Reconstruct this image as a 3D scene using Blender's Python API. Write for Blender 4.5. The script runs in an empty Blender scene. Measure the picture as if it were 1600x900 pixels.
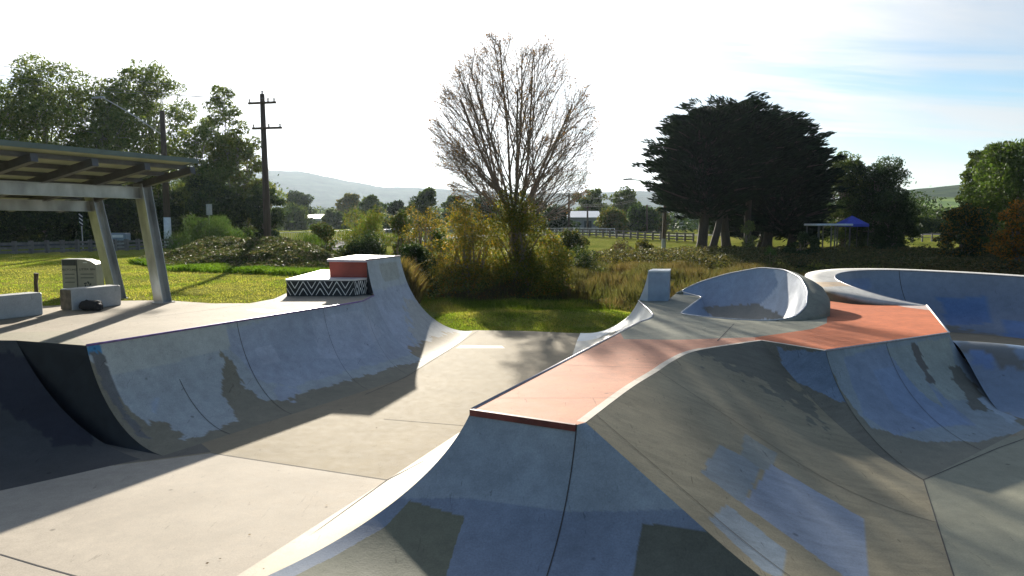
import bpy, math, random
import numpy as np
from mathutils import Vector
from mathutils.geometry import delaunay_2d_cdt

# ---------------------------------------------------------------- camera, sky, sun, exposure
FPX, CZ = 1100.0, 3.5
PITCH = math.atan(105 / FPX)
sc = bpy.context.scene
cam_d = bpy.data.cameras.new('camera')
cam = bpy.data.objects.new('camera', cam_d)
sc.collection.objects.link(cam)
cam_d.sensor_width = 36
cam_d.lens = 36 * FPX / 1600
cam_d.clip_start = 0.1
cam_d.clip_end = 20000
cam.location = (0, 0, CZ)
cam.rotation_euler = (math.pi / 2 - PITCH, 0, 0)
sc.camera = cam

SUN_EL, SUN_AZ = math.radians(20.0), math.atan2(-0.205, 1.0)     # azimuth from +Y towards +X
world = bpy.data.worlds.new('World')
sc.world = world
world.use_nodes = True


def build_world():
    nt = world.node_tree
    nt.nodes.clear()
    N, L = nt.nodes.new, nt.links.new
    out = N('ShaderNodeOutputWorld')
    bg = N('ShaderNodeBackground')
    sky = N('ShaderNodeTexSky')
    sky.sky_type = 'NISHITA'
    sky.sun_disc = False
    sky.sun_elevation = SUN_EL
    sky.sun_rotation = SUN_AZ
    sky.air_density = 1.2
    sky.dust_density = 0.3
    sky.ozone_density = 2.2
    tc = N('ShaderNodeTexCoord')
    sep = N('ShaderNodeSeparateXYZ')
    L(tc.outputs['Generated'], sep.inputs[0])
    # cloud layer: direction projected on a high flat sheet
    zc = N('ShaderNodeMath'); zc.operation = 'MAXIMUM'; zc.inputs[1].default_value = 0.03
    L(sep.outputs[2], zc.inputs[0])
    za = N('ShaderNodeMath'); za.operation = 'ADD'; za.inputs[1].default_value = 0.10
    L(zc.outputs[0], za.inputs[0])
    dv = N('ShaderNodeVectorMath'); dv.operation = 'DIVIDE'
    cb = N('ShaderNodeCombineXYZ')
    for i in range(3):
        L(za.outputs[0], cb.inputs[i])
    L(tc.outputs['Generated'], dv.inputs[0]); L(cb.outputs[0], dv.inputs[1])
    mp = N('ShaderNodeMapping')
    mp.inputs['Rotation'].default_value = (0, 0, math.radians(-28))
    mp.inputs['Scale'].default_value = (0.4, 1.5, 1)
    L(dv.outputs[0], mp.inputs[0])
    n1 = N('ShaderNodeTexNoise'); n1.inputs['Scale'].default_value = 1.1
    n1.inputs['Detail'].default_value = 9; n1.inputs['Roughness'].default_value = 0.58
    n1.inputs['Distortion'].default_value = 0.5
    L(mp.outputs[0], n1.inputs[0])
    r1 = N('ShaderNodeMapRange'); r1.inputs[1].default_value = 0.45; r1.inputs[2].default_value = 0.66
    r1.inputs[3].default_value = 0.0; r1.inputs[4].default_value = 0.85
    L(n1.outputs[0], r1.inputs[0])
    # thin cloud lit from behind: brighter towards the sun
    sd = N('ShaderNodeVectorMath'); sd.operation = 'DOT_PRODUCT'
    ce = math.cos(SUN_EL)
    sd.inputs[1].default_value = (math.sin(SUN_AZ) * ce, math.cos(SUN_AZ) * ce, math.sin(SUN_EL))
    L(tc.outputs['Generated'], sd.inputs[0])
    g = N('ShaderNodeMapRange'); g.inputs[1].default_value = 0.73; g.inputs[2].default_value = 1.0
    g.inputs[3].default_value = 0.0; g.inputs[4].default_value = 1.0
    L(sd.outputs['Value'], g.inputs[0])
    gp = N('ShaderNodeMath'); gp.operation = 'POWER'; gp.inputs[1].default_value = 1.2
    L(g.outputs[0], gp.inputs[0])
    gm = N('ShaderNodeMath'); gm.operation = 'MULTIPLY_ADD'; gm.inputs[1].default_value = 7.0; gm.inputs[2].default_value = 6.0
    L(gp.outputs[0], gm.inputs[0])
    cc = N('ShaderNodeVectorMath'); cc.operation = 'SCALE'
    cc.inputs[0].default_value = (0.97, 0.99, 1.02)
    fw = N('ShaderNodeMapRange'); fw.inputs[1].default_value = -0.4; fw.inputs[2].default_value = 0.72
    fw.inputs[3].default_value = 0.35; fw.inputs[4].default_value = 1.0
    L(sd.outputs['Value'], fw.inputs[0])
    gf = N('ShaderNodeMath'); gf.operation = 'MULTIPLY'
    L(gm.outputs[0], gf.inputs[0]); L(fw.outputs[0], gf.inputs[1])
    L(gf.outputs[0], cc.inputs['Scale'])
    # cloud cover grows towards the sun, so its veil is continuous there
    cv = N('ShaderNodeMath'); cv.operation = 'MULTIPLY_ADD'; cv.inputs[1].default_value = 1.0; cv.use_clamp = True
    L(gp.outputs[0], cv.inputs[0]); L(r1.outputs[0], cv.inputs[2])
    tint = N('ShaderNodeVectorMath'); tint.operation = 'MULTIPLY'; tint.inputs[1].default_value = (0.72, 0.87, 1.02)
    L(sky.outputs[0], tint.inputs[0])
    mx = N('ShaderNodeMix'); mx.data_type = 'RGBA'
    L(cv.outputs[0], mx.inputs[0]); L(tint.outputs[0], mx.inputs[6]); L(cc.outputs[0], mx.inputs[7])
    L(mx.outputs[2], bg.inputs[0])
    bg.inputs[1].default_value = 0.05
    L(bg.outputs[0], out.inputs[0])


build_world()
sun_d = bpy.data.lights.new('sun', 'SUN')
sun = bpy.data.objects.new('sun', sun_d)
sc.collection.objects.link(sun)
sun_d.energy = 5.0
sun_d.angle = math.radians(0.8)
sun_d.color = (1.0, 0.93, 0.80)
_ce = math.cos(SUN_EL)
sun_dir = Vector((math.sin(SUN_AZ) * _ce, math.cos(SUN_AZ) * _ce, math.sin(SUN_EL)))
sun.rotation_euler = sun_dir.to_track_quat('Z', 'Y').to_euler()
sun.location = (0, 0, 60)
sc.view_settings.view_transform = 'Standard'
sc.view_settings.look = 'None'
sc.view_settings.gamma = 1.0
sc.view_settings.use_curve_mapping = False
sc.view_settings.exposure = 1.36
HAZE_DENSITY = 0.000075

rng = np.random.default_rng(7)
random.seed(7)
COL = sc.collection
cp_, sp_ = math.cos(PITCH), math.sin(PITCH)


# ---------------------------------------------------------------- measuring helpers
def P(px, py, z):
    """world point at height z that was surveyed at this place of the photograph"""
    x, y = (px - 800) / FPX, (450 - py) / FPX
    d = np.array([x, y * sp_ + cp_, y * cp_ - sp_])
    t = (z - CZ) / d[2]
    return np.array([d[0] * t, d[1] * t, z])


def proj(v):
    v = np.asarray(v, float)
    x, y, z = v[..., 0], v[..., 1], v[..., 2] - CZ
    dep = y * cp_ - z * sp_
    up = y * sp_ + z * cp_
    dep = np.where(np.abs(dep) < 1e-6, 1e-6, dep)
    return np.stack([800 + FPX * x / dep, 450 - FPX * up / dep], -1), dep


def at(px, d, z=0.0):
    dep = d * cp_ + (CZ - z) * sp_
    return np.array([(px - 800) / FPX * dep, d, z])


def inpoly(pts, poly):
    x, y = pts[:, 0], pts[:, 1]
    c = np.zeros(len(pts), bool)
    n = len(poly)
    j = n - 1
    for i in range(n):
        xi, yi = poly[i][0], poly[i][1]
        xj, yj = poly[j][0], poly[j][1]
        if yi != yj:
            k = ((yi > y) != (yj > y)) & (x < (xj - xi) * (y - yi) / (yj - yi) + xi)
            c ^= k
        j = i
    return c


def sdist(pts, poly):
    """signed distance, positive inside"""
    d = np.full(len(pts), 1e18)
    n = len(poly)
    for i in range(n):
        a = np.array(poly[i][:2], float); b = np.array(poly[(i + 1) % n][:2], float)
        ab = b - a
        t = np.clip(((pts - a) @ ab) / max(ab @ ab, 1e-12), 0, 1)
        q = a + t[:, None] * ab
        d = np.minimum(d, np.hypot(pts[:, 0] - q[:, 0], pts[:, 1] - q[:, 1]))
    return np.where(inpoly(pts, poly), d, -d)


def hash3(i, j, k, seed):
    h = (i * 374761393 + j * 668265263 + k * 2147483647 + seed * 1274126177) & 0xffffffff
    h = ((h ^ (h >> 13)) * 1274126177) & 0xffffffff
    return ((h ^ (h >> 16)) & 0xffff) / 65535.0


def vnoise(p, scale=1.0, seed=0, octaves=1):
    p = np.asarray(p, float)
    if p.shape[1] == 2:
        p = np.column_stack([p, np.zeros(len(p))])
    out = np.zeros(len(p)); amp = 1.0; tot = 0
    for o in range(octaves):
        q = p * scale * (2 ** o)
        f = np.floor(q).astype(np.int64); t = q - f
        t = t * t * (3 - 2 * t)
        r = 0
        for a in (0, 1):
            for b in (0, 1):
                for c in (0, 1):
                    w = (t[:, 0] if a else 1 - t[:, 0]) * (t[:, 1] if b else 1 - t[:, 1]) * (t[:, 2] if c else 1 - t[:, 2])
                    r = r + w * hash3(f[:, 0] + a, f[:, 1] + b, f[:, 2] + c, seed + o)
        out += amp * r; tot += amp; amp *= 0.5
    return out / tot


def sstep(a, b, x):
    t = np.clip((x - a) / (b - a), 0, 1)
    return t * t * (3 - 2 * t)


# ---------------------------------------------------------------- object helpers
def tag(o, label=None, cat=None, group=None, kind=None):
    if label: o['label'] = label
    if cat: o['category'] = cat
    if group: o['group'] = group
    if kind: o['kind'] = kind
    return o


def thing(name, label, cat, loc=(0, 0, 0), group=None, kind=None):
    o = bpy.data.objects.new(name, None)
    o.empty_display_size = 0.3
    COL.objects.link(o)
    o.location = tuple(float(c) for c in loc)
    return tag(o, label, cat, group, kind)


def origin(o):
    v = Vector((0, 0, 0))
    while o is not None:
        v += o.location
        o = o.parent
    return np.array(v)


def mesh_obj(name, verts, faces, mat, parent=None, loc=None, colors=None, smooth=False, ccolors=None, wn=False):
    """verts in world coordinates; faces list, or int array (n,k)"""
    verts = np.asarray(verts, float).reshape(-1, 3)
    base = origin(parent) if parent is not None else (np.array(loc, float) if loc is not None else np.zeros(3))
    own = np.zeros(3)
    me = bpy.data.meshes.new(name)
    v = verts - base
    if isinstance(faces, np.ndarray):
        n, k = faces.shape
        me.vertices.add(len(v)); me.vertices.foreach_set('co', v.astype(np.float32).ravel())
        me.loops.add(n * k); me.loops.foreach_set('vertex_index', faces.astype(np.int32).ravel())
        me.polygons.add(n); me.polygons.foreach_set('loop_start', np.arange(0, n * k, k, dtype=np.int32))
        me.update(calc_edges=True)
    else:
        me.from_pydata([tuple(q) for q in v], [], [tuple(int(i) for i in f) for f in faces])
    if smooth:
        me.polygons.foreach_set('use_smooth', np.ones(len(me.polygons), bool))
    if colors is not None:
        a = me.color_attributes.new('paint', 'FLOAT_COLOR', 'POINT')
        c = np.ones((len(v), 4), np.float32); c[:, :3] = colors
        a.data.foreach_set('color', c.ravel())
    if ccolors is not None:       # one colour per face
        a = me.color_attributes.new('paint', 'FLOAT_COLOR', 'CORNER')
        out = np.ones((len(me.loops), 4), np.float32)
        for p in me.polygons:
            out[p.loop_start:p.loop_start + p.loop_total, :3] = ccolors[p.index]
        a.data.foreach_set('color', out.ravel())
    if mat: me.materials.append(mat)
    o = bpy.data.objects.new(name, me)
    COL.objects.link(o)
    if parent is not None: o.parent = parent
    elif loc is not None: o.location = tuple(base)
    return o


class MB:
    """collects simple solids into one mesh"""
    def __init__(s): s.v = []; s.f = []

    def add(s, vs, fs):
        b = len(s.v)
        s.v += [tuple(map(float, q)) for q in vs]
        s.f += [tuple(i + b for i in f) for f in fs]
        return s

    def box(s, c, size, ax=None, bev=0.0):
        """c centre, size (along, across, up); ax = horizontal unit direction of 'along'"""
        ax = np.array([1.0, 0, 0]) if ax is None else np.array([ax[0], ax[1], 0.0]) / math.hypot(ax[0], ax[1])
        ay = np.array([-ax[1], ax[0], 0]); az = np.array([0, 0, 1.0])
        return s.obox(c, ax * size[0] / 2, ay * size[1] / 2, az * size[2] / 2, bev)

    def obox(s, c, a, b, d, bev=0.0):
        c = np.array(c, float); a = np.array(a, float); b = np.array(b, float); d = np.array(d, float)
        if bev <= 0:
            vs = [c + i * a + j * b + k * d for i in (-1, 1) for j in (-1, 1) for k in (-1, 1)]
            fs = [(0, 1, 3, 2), (4, 6, 7, 5), (0, 4, 5, 1), (2, 3, 7, 6), (0, 2, 6, 4), (1, 5, 7, 3)]
            return s.add(vs, fs)
        la, lb, ld = (np.linalg.norm(q) for q in (a, b, d))
        ea, eb, ed = 1 - bev / la, 1 - bev / lb, 1 - bev / ld
        ring = [(-1, -1), (1, -1), (1, 1), (-1, 1)]
        def oct_(ka, kb, kd):
            r = []
            for i, j in ring:
                if i * j > 0:
                    r += [c + i * a * ka + j * b * eb * kb + kd * d, c + i * a * ea * ka + j * b * kb + kd * d]
                else:
                    r += [c + i * a * ea * ka + j * b * kb + kd * d, c + i * a * ka + j * b * eb * kb + kd * d]
            return r
        vs = oct_(ea, eb, -1) + oct_(1, 1, -ed) + oct_(1, 1, ed) + oct_(ea, eb, 1)
        fs = [tuple(range(7, -1, -1)), tuple(range(24, 32))]
        for k in range(3):
            for i in range(8):
                fs.append((k * 8 + i, k * 8 + (i + 1) % 8, (k + 1) * 8 + (i + 1) % 8, (k + 1) * 8 + i))
        return s.add(vs, fs)

    def prism(s, poly, z0, z1):
        n = len(poly)
        vs = [(p[0], p[1], z0) for p in poly] + [(p[0], p[1], z1) for p in poly]
        fs = [tuple(range(n - 1, -1, -1)), tuple(range(n, 2 * n))]
        fs += [(i, (i + 1) % n, n + (i + 1) % n, n + i) for i in range(n)]
        return s.add(vs, fs)

    def tube(s, pts, rad, k=8, cap=True):
        pts = [np.array(p, float) for p in pts]
        if np.isscalar(rad): rad = [rad] * len(pts)
        b = len(s.v); prev = None
        for i, p in enumerate(pts):
            t = pts[min(i + 1, len(pts) - 1)] - pts[max(i - 1, 0)]
            t = t / (np.linalg.norm(t) + 1e-12)
            if prev is None:
                h = np.array([0, 0, 1.0]) if abs(t[2]) < 0.9 else np.array([1.0, 0, 0])
                u = np.cross(t, h)
            else:
                u = prev - t * (prev @ t)
            u = u / (np.linalg.norm(u) + 1e-12); prev = u
            w = np.cross(t, u)
            for j in range(k):
                a = 2 * math.pi * j / k
                s.v.append(tuple(p + rad[i] * (math.cos(a) * u + math.sin(a) * w)))
        for i in range(len(pts) - 1):
            for j in range(k):
                s.f.append((b + i * k + j, b + i * k + (j + 1) % k, b + (i + 1) * k + (j + 1) % k, b + (i + 1) * k + j))
        if cap:
            s.f.append(tuple(b + j for j in range(k - 1, -1, -1)))
            e = b + (len(pts) - 1) * k
            s.f.append(tuple(e + j for j in range(k)))
        return s

    def beam(s, p, q, w, h, up=(0, 0, 1)):
        p = np.array(p, float); q = np.array(q, float)
        t = (q - p); L = np.linalg.norm(t); t /= L
        up = np.array(up, float)
        side = np.cross(t, up); side /= np.linalg.norm(side)
        u2 = np.cross(side, t)
        return s.obox((p + q) / 2, t * L / 2, side * w / 2, u2 * h / 2)

    def build(s, name, mat, parent=None, loc=None, smooth=False, colors=None):
        return mesh_obj(name, s.v, s.f, mat, parent, loc, smooth=smooth, colors=colors)


# ---------------------------------------------------------------- materials
def _mat(name):
    m = bpy.data.materials.new(name); m.use_nodes = True
    nt = m.node_tree
    b = nt.nodes['Principled BSDF']
    return m, nt, nt.nodes.new, nt.links.new, b


def simple(name, col, rough=0.6, metal=0.0, noise=0.15, scale=8.0, bump=0.0, spec=0.4, stretch=(1, 1, 1)):
    m, nt, N, L, b = _mat(name)
    tc = N('ShaderNodeTexCoord'); mp = N('ShaderNodeMapping')
    mp.inputs['Scale'].default_value = stretch
    L(tc.outputs['Object'], mp.inputs[0])
    n = N('ShaderNodeTexNoise'); n.inputs['Scale'].default_value = scale; n.inputs['Detail'].default_value = 6
    L(mp.outputs[0], n.inputs[0])
    r = N('ShaderNodeMapRange'); r.inputs[1].default_value = 0.3; r.inputs[2].default_value = 0.7
    r.inputs[3].default_value = 1 - noise; r.inputs[4].default_value = 1 + noise
    L(n.outputs[0], r.inputs[0])
    s = N('ShaderNodeVectorMath'); s.operation = 'SCALE'; s.inputs[0].default_value = col
    L(r.outputs[0], s.inputs['Scale']); L(s.outputs[0], b.inputs['Base Color'])
    b.inputs['Roughness'].default_value = rough; b.inputs['Metallic'].default_value = metal
    b.inputs['Specular IOR Level'].default_value = spec
    if bump > 0:
        bp = N('ShaderNodeBump'); bp.inputs['Strength'].default_value = bump; bp.inputs['Distance'].default_value = 0.02
        L(n.outputs[0], bp.inputs['Height']); L(bp.outputs[0], b.inputs['Normal'])
    return m


def concrete(name, rough=0.55, grime=0.28, streak=(1, 1, 1), rot=0.0, spec=0.35, attr=True, col=(0.4, 0.38, 0.33)):
    m, nt, N, L, b = _mat(name)
    tc = N('ShaderNodeTexCoord')
    if attr:
        a = N('ShaderNodeAttribute'); a.attribute_name = 'paint'; base = a.outputs['Color']
    else:
        a = N('ShaderNodeRGB'); a.outputs[0].default_value = (*col, 1); base = a.outputs[0]
    # broad tonal drift of the pour
    n1 = N('ShaderNodeTexNoise'); n1.inputs['Scale'].default_value = 0.9; n1.inputs['Detail'].default_value = 7
    n1.inputs['Roughness'].default_value = 0.65
    L(tc.outputs['Object'], n1.inputs[0])
    r1 = N('ShaderNodeMapRange'); r1.inputs[1].default_value = 0.3; r1.inputs[2].default_value = 0.7
    r1.inputs[3].default_value = 1 - grime * 0.8; r1.inputs[4].default_value = 1 + grime * 0.5
    L(n1.outputs[0], r1.inputs[0])
    # wheel scuffs / trowel streaks
    mp = N('ShaderNodeMapping'); mp.inputs['Scale'].default_value = streak; mp.inputs['Rotation'].default_value = (0, 0, rot)
    L(tc.outputs['Object'], mp.inputs[0])
    n2 = N('ShaderNodeTexNoise'); n2.inputs['Scale'].default_value = 5.0; n2.inputs['Detail'].default_value = 8
    n2.inputs['Roughness'].default_value = 0.7
    L(mp.outputs[0], n2.inputs[0])
    r2 = N('ShaderNodeMapRange'); r2.inputs[1].default_value = 0.28; r2.inputs[2].default_value = 0.72
    r2.inputs[3].default_value = 1 - grime; r2.inputs[4].default_value = 1 + grime * 0.6
    L(n2.outputs[0], r2.inputs[0])
    # pin-prick pits and dark specks
    n3 = N('ShaderNodeTexNoise'); n3.inputs['Scale'].default_value = 55.0; n3.inputs['Detail'].default_value = 4
    L(tc.outputs['Object'], n3.inputs[0])
    r3 = N('ShaderNodeMapRange'); r3.inputs[1].default_value = 0.3; r3.inputs[2].default_value = 0.7
    r3.inputs[3].default_value = 0.88; r3.inputs[4].default_value = 1.1
    L(n3.outputs[0], r3.inputs[0])
    # scattered dark spots
    vo = N('ShaderNodeTexVoronoi'); vo.inputs['Scale'].default_value = 1.6
    L(tc.outputs['Object'], vo.inputs[0])
    r4 = N('ShaderNodeMapRange'); r4.inputs[1].default_value = 0.03; r4.inputs[2].default_value = 0.06
    r4.inputs[3].default_value = 0.55; r4.inputs[4].default_value = 1.0
    L(vo.outputs['Distance'], r4.inputs[0])
    mp5 = N('ShaderNodeMapping'); mp5.inputs['Scale'].default_value = (3.0, 0.5, 0.6); mp5.inputs['Rotation'].default_value = (0.3, 0.2, 0.6)
    L(tc.outputs['Object'], mp5.inputs[0])
    n5 = N('ShaderNodeTexNoise'); n5.inputs['Scale'].default_value = 7.0; n5.inputs['Detail'].default_value = 5; n5.inputs['Distortion'].default_value = 1.2
    L(mp5.outputs[0], n5.inputs[0])
    r5 = N('ShaderNodeMapRange'); r5.inputs[1].default_value = 0.66; r5.inputs[2].default_value = 0.72
    r5.inputs[3].default_value = 1.0; r5.inputs[4].default_value = 1 - grime * 1.6
    L(n5.outputs[0], r5.inputs[0])
    cur = r1.outputs[0]
    for q in (r2, r3, r4, r5):
        mm = N('ShaderNodeMath'); mm.operation = 'MULTIPLY'
        L(cur, mm.inputs[0]); L(q.outputs[0], mm.inputs[1]); cur = mm.outputs[0]
    s = N('ShaderNodeVectorMath'); s.operation = 'SCALE'
    L(base, s.inputs[0]); L(cur, s.inputs['Scale'])
    L(s.outputs[0], b.inputs['Base Color'])
    rr = N('ShaderNodeMapRange'); rr.inputs[3].default_value = rough - 0.12; rr.inputs[4].default_value = rough + 0.15
    L(n2.outputs[0], rr.inputs[0]); L(rr.outputs[0], b.inputs['Roughness'])
    b.inputs['Specular IOR Level'].default_value = spec
    bp = N('ShaderNodeBump'); bp.inputs['Strength'].default_value = 0.12; bp.inputs['Distance'].default_value = 0.01
    L(n3.outputs[0], bp.inputs['Height'])
    bp2 = N('ShaderNodeBump'); bp2.inputs['Strength'].default_value = 0.25; bp2.inputs['Distance'].default_value = 0.03
    L(n1.outputs[0], bp2.inputs['Height']); L(bp.outputs[0], bp2.inputs['Normal'])
    L(bp2.outputs[0], b.inputs['Normal'])
    return m


def leaf_mat(name, trans=0.35, rough=0.45, spec=0.35, tint=(1.25, 1.25, 0.6)):
    m, nt, N, L, b = _mat(name)
    out = nt.nodes['Material Output']
    a = N('ShaderNodeAttribute'); a.attribute_name = 'paint'
    L(a.outputs['Color'], b.inputs['Base Color'])
    b.inputs['Roughness'].default_value = rough
    b.inputs['Specular IOR Level'].default_value = spec
    t = N('ShaderNodeBsdfTranslucent')
    sc_ = N('ShaderNodeVectorMath'); sc_.operation = 'MULTIPLY'; sc_.inputs[1].default_value = tint
    L(a.outputs['Color'], sc_.inputs[0]); L(sc_.outputs[0], t.inputs[0])
    mx = N('ShaderNodeMixShader'); mx.inputs[0].default_value = trans
    L(b.outputs[0], mx.inputs[1]); L(t.outputs[0], mx.inputs[2]); L(mx.outputs[0], out.inputs[0])
    return m


M_floor = concrete('floor_concrete', rough=0.8, grime=0.16, spec=0.12)
M_ramp = concrete('ramp_concrete', rough=0.65, grime=0.2, spec=0.16)
M_bank = concrete('bank_concrete', rough=0.7, grime=0.25, streak=(0.35, 1.6, 1.0), rot=math.radians(-24), spec=0.12)
M_deck = concrete('deck_paint', rough=0.75, grime=0.24, spec=0.15)
M_bowl = concrete('bowl_paint', rough=0.32, grime=0.18, spec=0.5)
M_wall = concrete('wall_concrete', attr=False, col=(0.34, 0.33, 0.30), grime=0.2)
M_bench = concrete('bench_concrete', attr=False, col=(0.42, 0.43, 0.43), grime=0.16)
M_joint = simple('joint', (0.06, 0.055, 0.05), 0.9)
M_coping = simple('coping_steel', (0.32, 0.31, 0.33), 0.35, 0.7, 0.25, 20)
M_purple = simple('purple_paint', (0.16, 0.10, 0.26), 0.4, 0.2, 0.4, 9)
M_red = simple('red_paint', (0.33, 0.065, 0.045), 0.55, 0, 0.2, 3)
M_maroon = simple('maroon_paint', (0.13, 0.03, 0.025), 0.55, 0, 0.4, 6)
M_black = simple('black_paint', (0.018, 0.02, 0.024), 0.6, 0, 0.3, 4)
M_white = simple('white_paint', (0.72, 0.72, 0.70), 0.5, 0, 0.12, 6)
M_galv = simple('galvanised_steel', (0.36, 0.38, 0.40), 0.35, 0.75, 0.35, 3.0, stretch=(1, 1, 0.4))
M_darksteel = simple('purlin_steel', (0.10, 0.105, 0.11), 0.5, 0.4, 0.2, 6)
M_timber = simple('weathered_timber', (0.17, 0.155, 0.14), 0.85, 0, 0.3, 5, 0.3, stretch=(1, 1, 0.3))
M_polewood = simple('pole_timber', (0.085, 0.06, 0.045), 0.85, 0, 0.35, 6, 0.4, stretch=(3, 3, 0.2))
M_bark = simple('bark', (0.15, 0.125, 0.10), 0.9, 0, 0.35, 7, 0.6, stretch=(3, 3, 0.4))
M_greybark = simple('grey_bark', (0.24, 0.22, 0.19), 0.85, 0, 0.3, 6, 0.4, stretch=(2, 2, 0.4))
M_twig = simple('twig', (0.20, 0.16, 0.125), 0.85, 0, 0.25, 6)
M_greenpaint = simple('green_fascia', (0.11, 0.15, 0.135), 0.45, 0.1, 0.15, 4)
M_leaf = leaf_mat('foliage', 0.38, 0.6, 0.12)
M_leafdry = leaf_mat('dry_foliage', 0.45, 0.7, 0.1)
M_needle = leaf_mat('cypress_foliage', 0.15, 0.8, 0.05)
M_grass = leaf_mat('grass_blade', 0.55, 0.6, 0.12)

# ---------------------------------------------------------------- surveyed points of the skatepark
HL, HE, HR = 1.50, 2.45, 1.24
along = np.array([0.41, 0.912, 0]); across = np.array([0.912, -0.41, 0])


def xy(p, z): return np.array([p[0], p[1], z])


A0 = P(135, 540, HL); A1 = P(566, 471, HL)
LTOP = P(573, 406, HE); LEND = P(625, 400, HE)
FL = [P(255, 712, 0), P(570, 617, 0), P(633, 590, 0), P(738, 517, 0)]
B0 = P(25, 532, HL)                                        # where the bank meets the cheek wall
BT0 = P(205, 668, 0.12)


# ---------------------------------------------------------------- ground
PLAT = [A0[:2], (A1[0], A1[1]), P(600, 461, HL)[:2], (-2.6, 22.3), (-3.0, 27), (-6.5, 36), (-16, 48), (-24, 62), (-30, 90),
        (-200, 120), (-200, 0), (-14, 8.5), (-12, 11.6), B0[:2]]


def terrain(x, y):
    pts = np.column_stack([x, y])
    s = sdist(pts, PLAT)
    w = 1.3 + np.clip((y - 24) * 0.12, 0, 3.5)
    S = sstep(0.0, 1.0, (s - 0.02) / w)
    left = np.where(S > 0, S, 0) * 1.55 - 0.05
    # low creek flat in the middle, bank up to the road
    far = 1.55 * sstep(66, 96, y + 0.25 * np.clip(x - 20, -60, 60) * 0) + 0.35 * sstep(45, 62, y)
    far = np.minimum(far, 1.6)
    creek = -0.25 * np.exp(-((y - 40) / 9.0) ** 2) * (x > -6)
    z = np.maximum(left, far - 0.05 + creek)
    outside = (y > 23.2) | (x < -9)
    z = z + np.where(outside, (vnoise(pts, 0.35, 3, 3) - 0.5) * 0.16 * sstep(22.5, 26, y + (x < -9) * 5), 0)
    bump = 0.22 * np.exp(-((y - 25.5) / 1.5) ** 2) * sstep(-3, -1, x) * (1 - sstep(3.5, 5, x))
    return z + bump


def axis_coords(lo, hi, flo, fhi, step):
    a = list(np.arange(flo, fhi + 1e-6, step))
    g = step; x = fhi
    while x < hi: g *= 1.14; x += g; a.append(x)
    g = step; x = flo; pre = []
    while x > lo: g *= 1.14; x -= g; pre.append(x)
    return np.array(pre[::-1] + a)


def grid_faces(nx, ny):
    i = np.arange(nx - 1)[:, None]; j = np.arange(ny - 1)[None, :]
    a = i * ny + j
    return np.stack([a, a + ny, a + ny + 1, a + 1], -1).reshape(-1, 4)


def ground_material():
    m, nt, N, L, b = _mat('ground_grass')
    tc = N('ShaderNodeTexCoord')
    def noise(s, d, seedoff=0):
        mp = N('ShaderNodeMapping'); mp.inputs['Location'].default_value = (seedoff, seedoff * 2, 0)
        L(tc.outputs['Object'], mp.inputs[0])
        n = N('ShaderNodeTexNoise'); n.inputs['Scale'].default_value = s; n.inputs['Detail'].default_value = d
        n.inputs['Roughness'].default_value = 0.65
        L(mp.outputs[0], n.inputs[0]); return n
    a, c, f = noise(0.22, 5), noise(1.7, 8, 11), noise(9, 6, 5)
    cr = N('ShaderNodeValToRGB')
    cr.color_ramp.elements[0].position = 0.30; cr.color_ramp.elements[0].color = (0.07, 0.11, 0.022, 1)
    cr.color_ramp.elements[1].position = 0.72; cr.color_ramp.elements[1].color = (0.31, 0.26, 0.09, 1)
    e = cr.color_ramp.elements.new(0.5); e.color = (0.18, 0.195, 0.04, 1)
    ad = N('ShaderNodeMath'); ad.operation = 'MULTIPLY_ADD'; ad.inputs[1].default_value = 0.55
    L(a.outputs[0], ad.inputs[0])
    m2 = N('ShaderNodeMath'); m2.operation = 'MULTIPLY'; m2.inputs[1].default_value = 0.45
    L(c.outputs[0], m2.inputs[0]); L(m2.outputs[0], ad.inputs[2])
    L(ad.outputs[0], cr.inputs[0])
    r = N('ShaderNodeMapRange'); r.inputs[1].default_value = 0.3; r.inputs[2].default_value = 0.7
    r.inputs[3].default_value = 0.4; r.inputs[4].default_value = 1.45
    L(f.outputs[0], r.inputs[0])
    s = N('ShaderNodeVectorMath'); s.operation = 'SCALE'
    L(cr.outputs[0], s.inputs[0]); L(r.outputs[0], s.inputs['Scale']); L(s.outputs[0], b.inputs['Base Color'])
    b.inputs['Roughness'].default_value = 1.0; b.inputs['Specular IOR Level'].default_value = 0.0
    bp = N('ShaderNodeBump'); bp.inputs['Strength'].default_value = 0.9; bp.inputs['Distance'].default_value = 0.06
    L(f.outputs[0], bp.inputs['Height']); L(bp.outputs[0], b.inputs['Normal'])
    return m


gx = axis_coords(-3400, 3400, -34, 40, 0.4); gy = axis_coords(-40, 3600, 6, 100, 0.4)
GX, GY = np.meshgrid(gx, gy, indexing='ij')
gz = terrain(GX.ravel(), GY.ravel())
ground = mesh_obj('ground', np.column_stack([GX.ravel(), GY.ravel(), gz]), grid_faces(len(gx), len(gy)), ground_material(), smooth=True)
tag(ground, kind='structure')


def tz(x, y): return float(terrain(np.array([float(x)]), np.array([float(y)]))[0])


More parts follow.
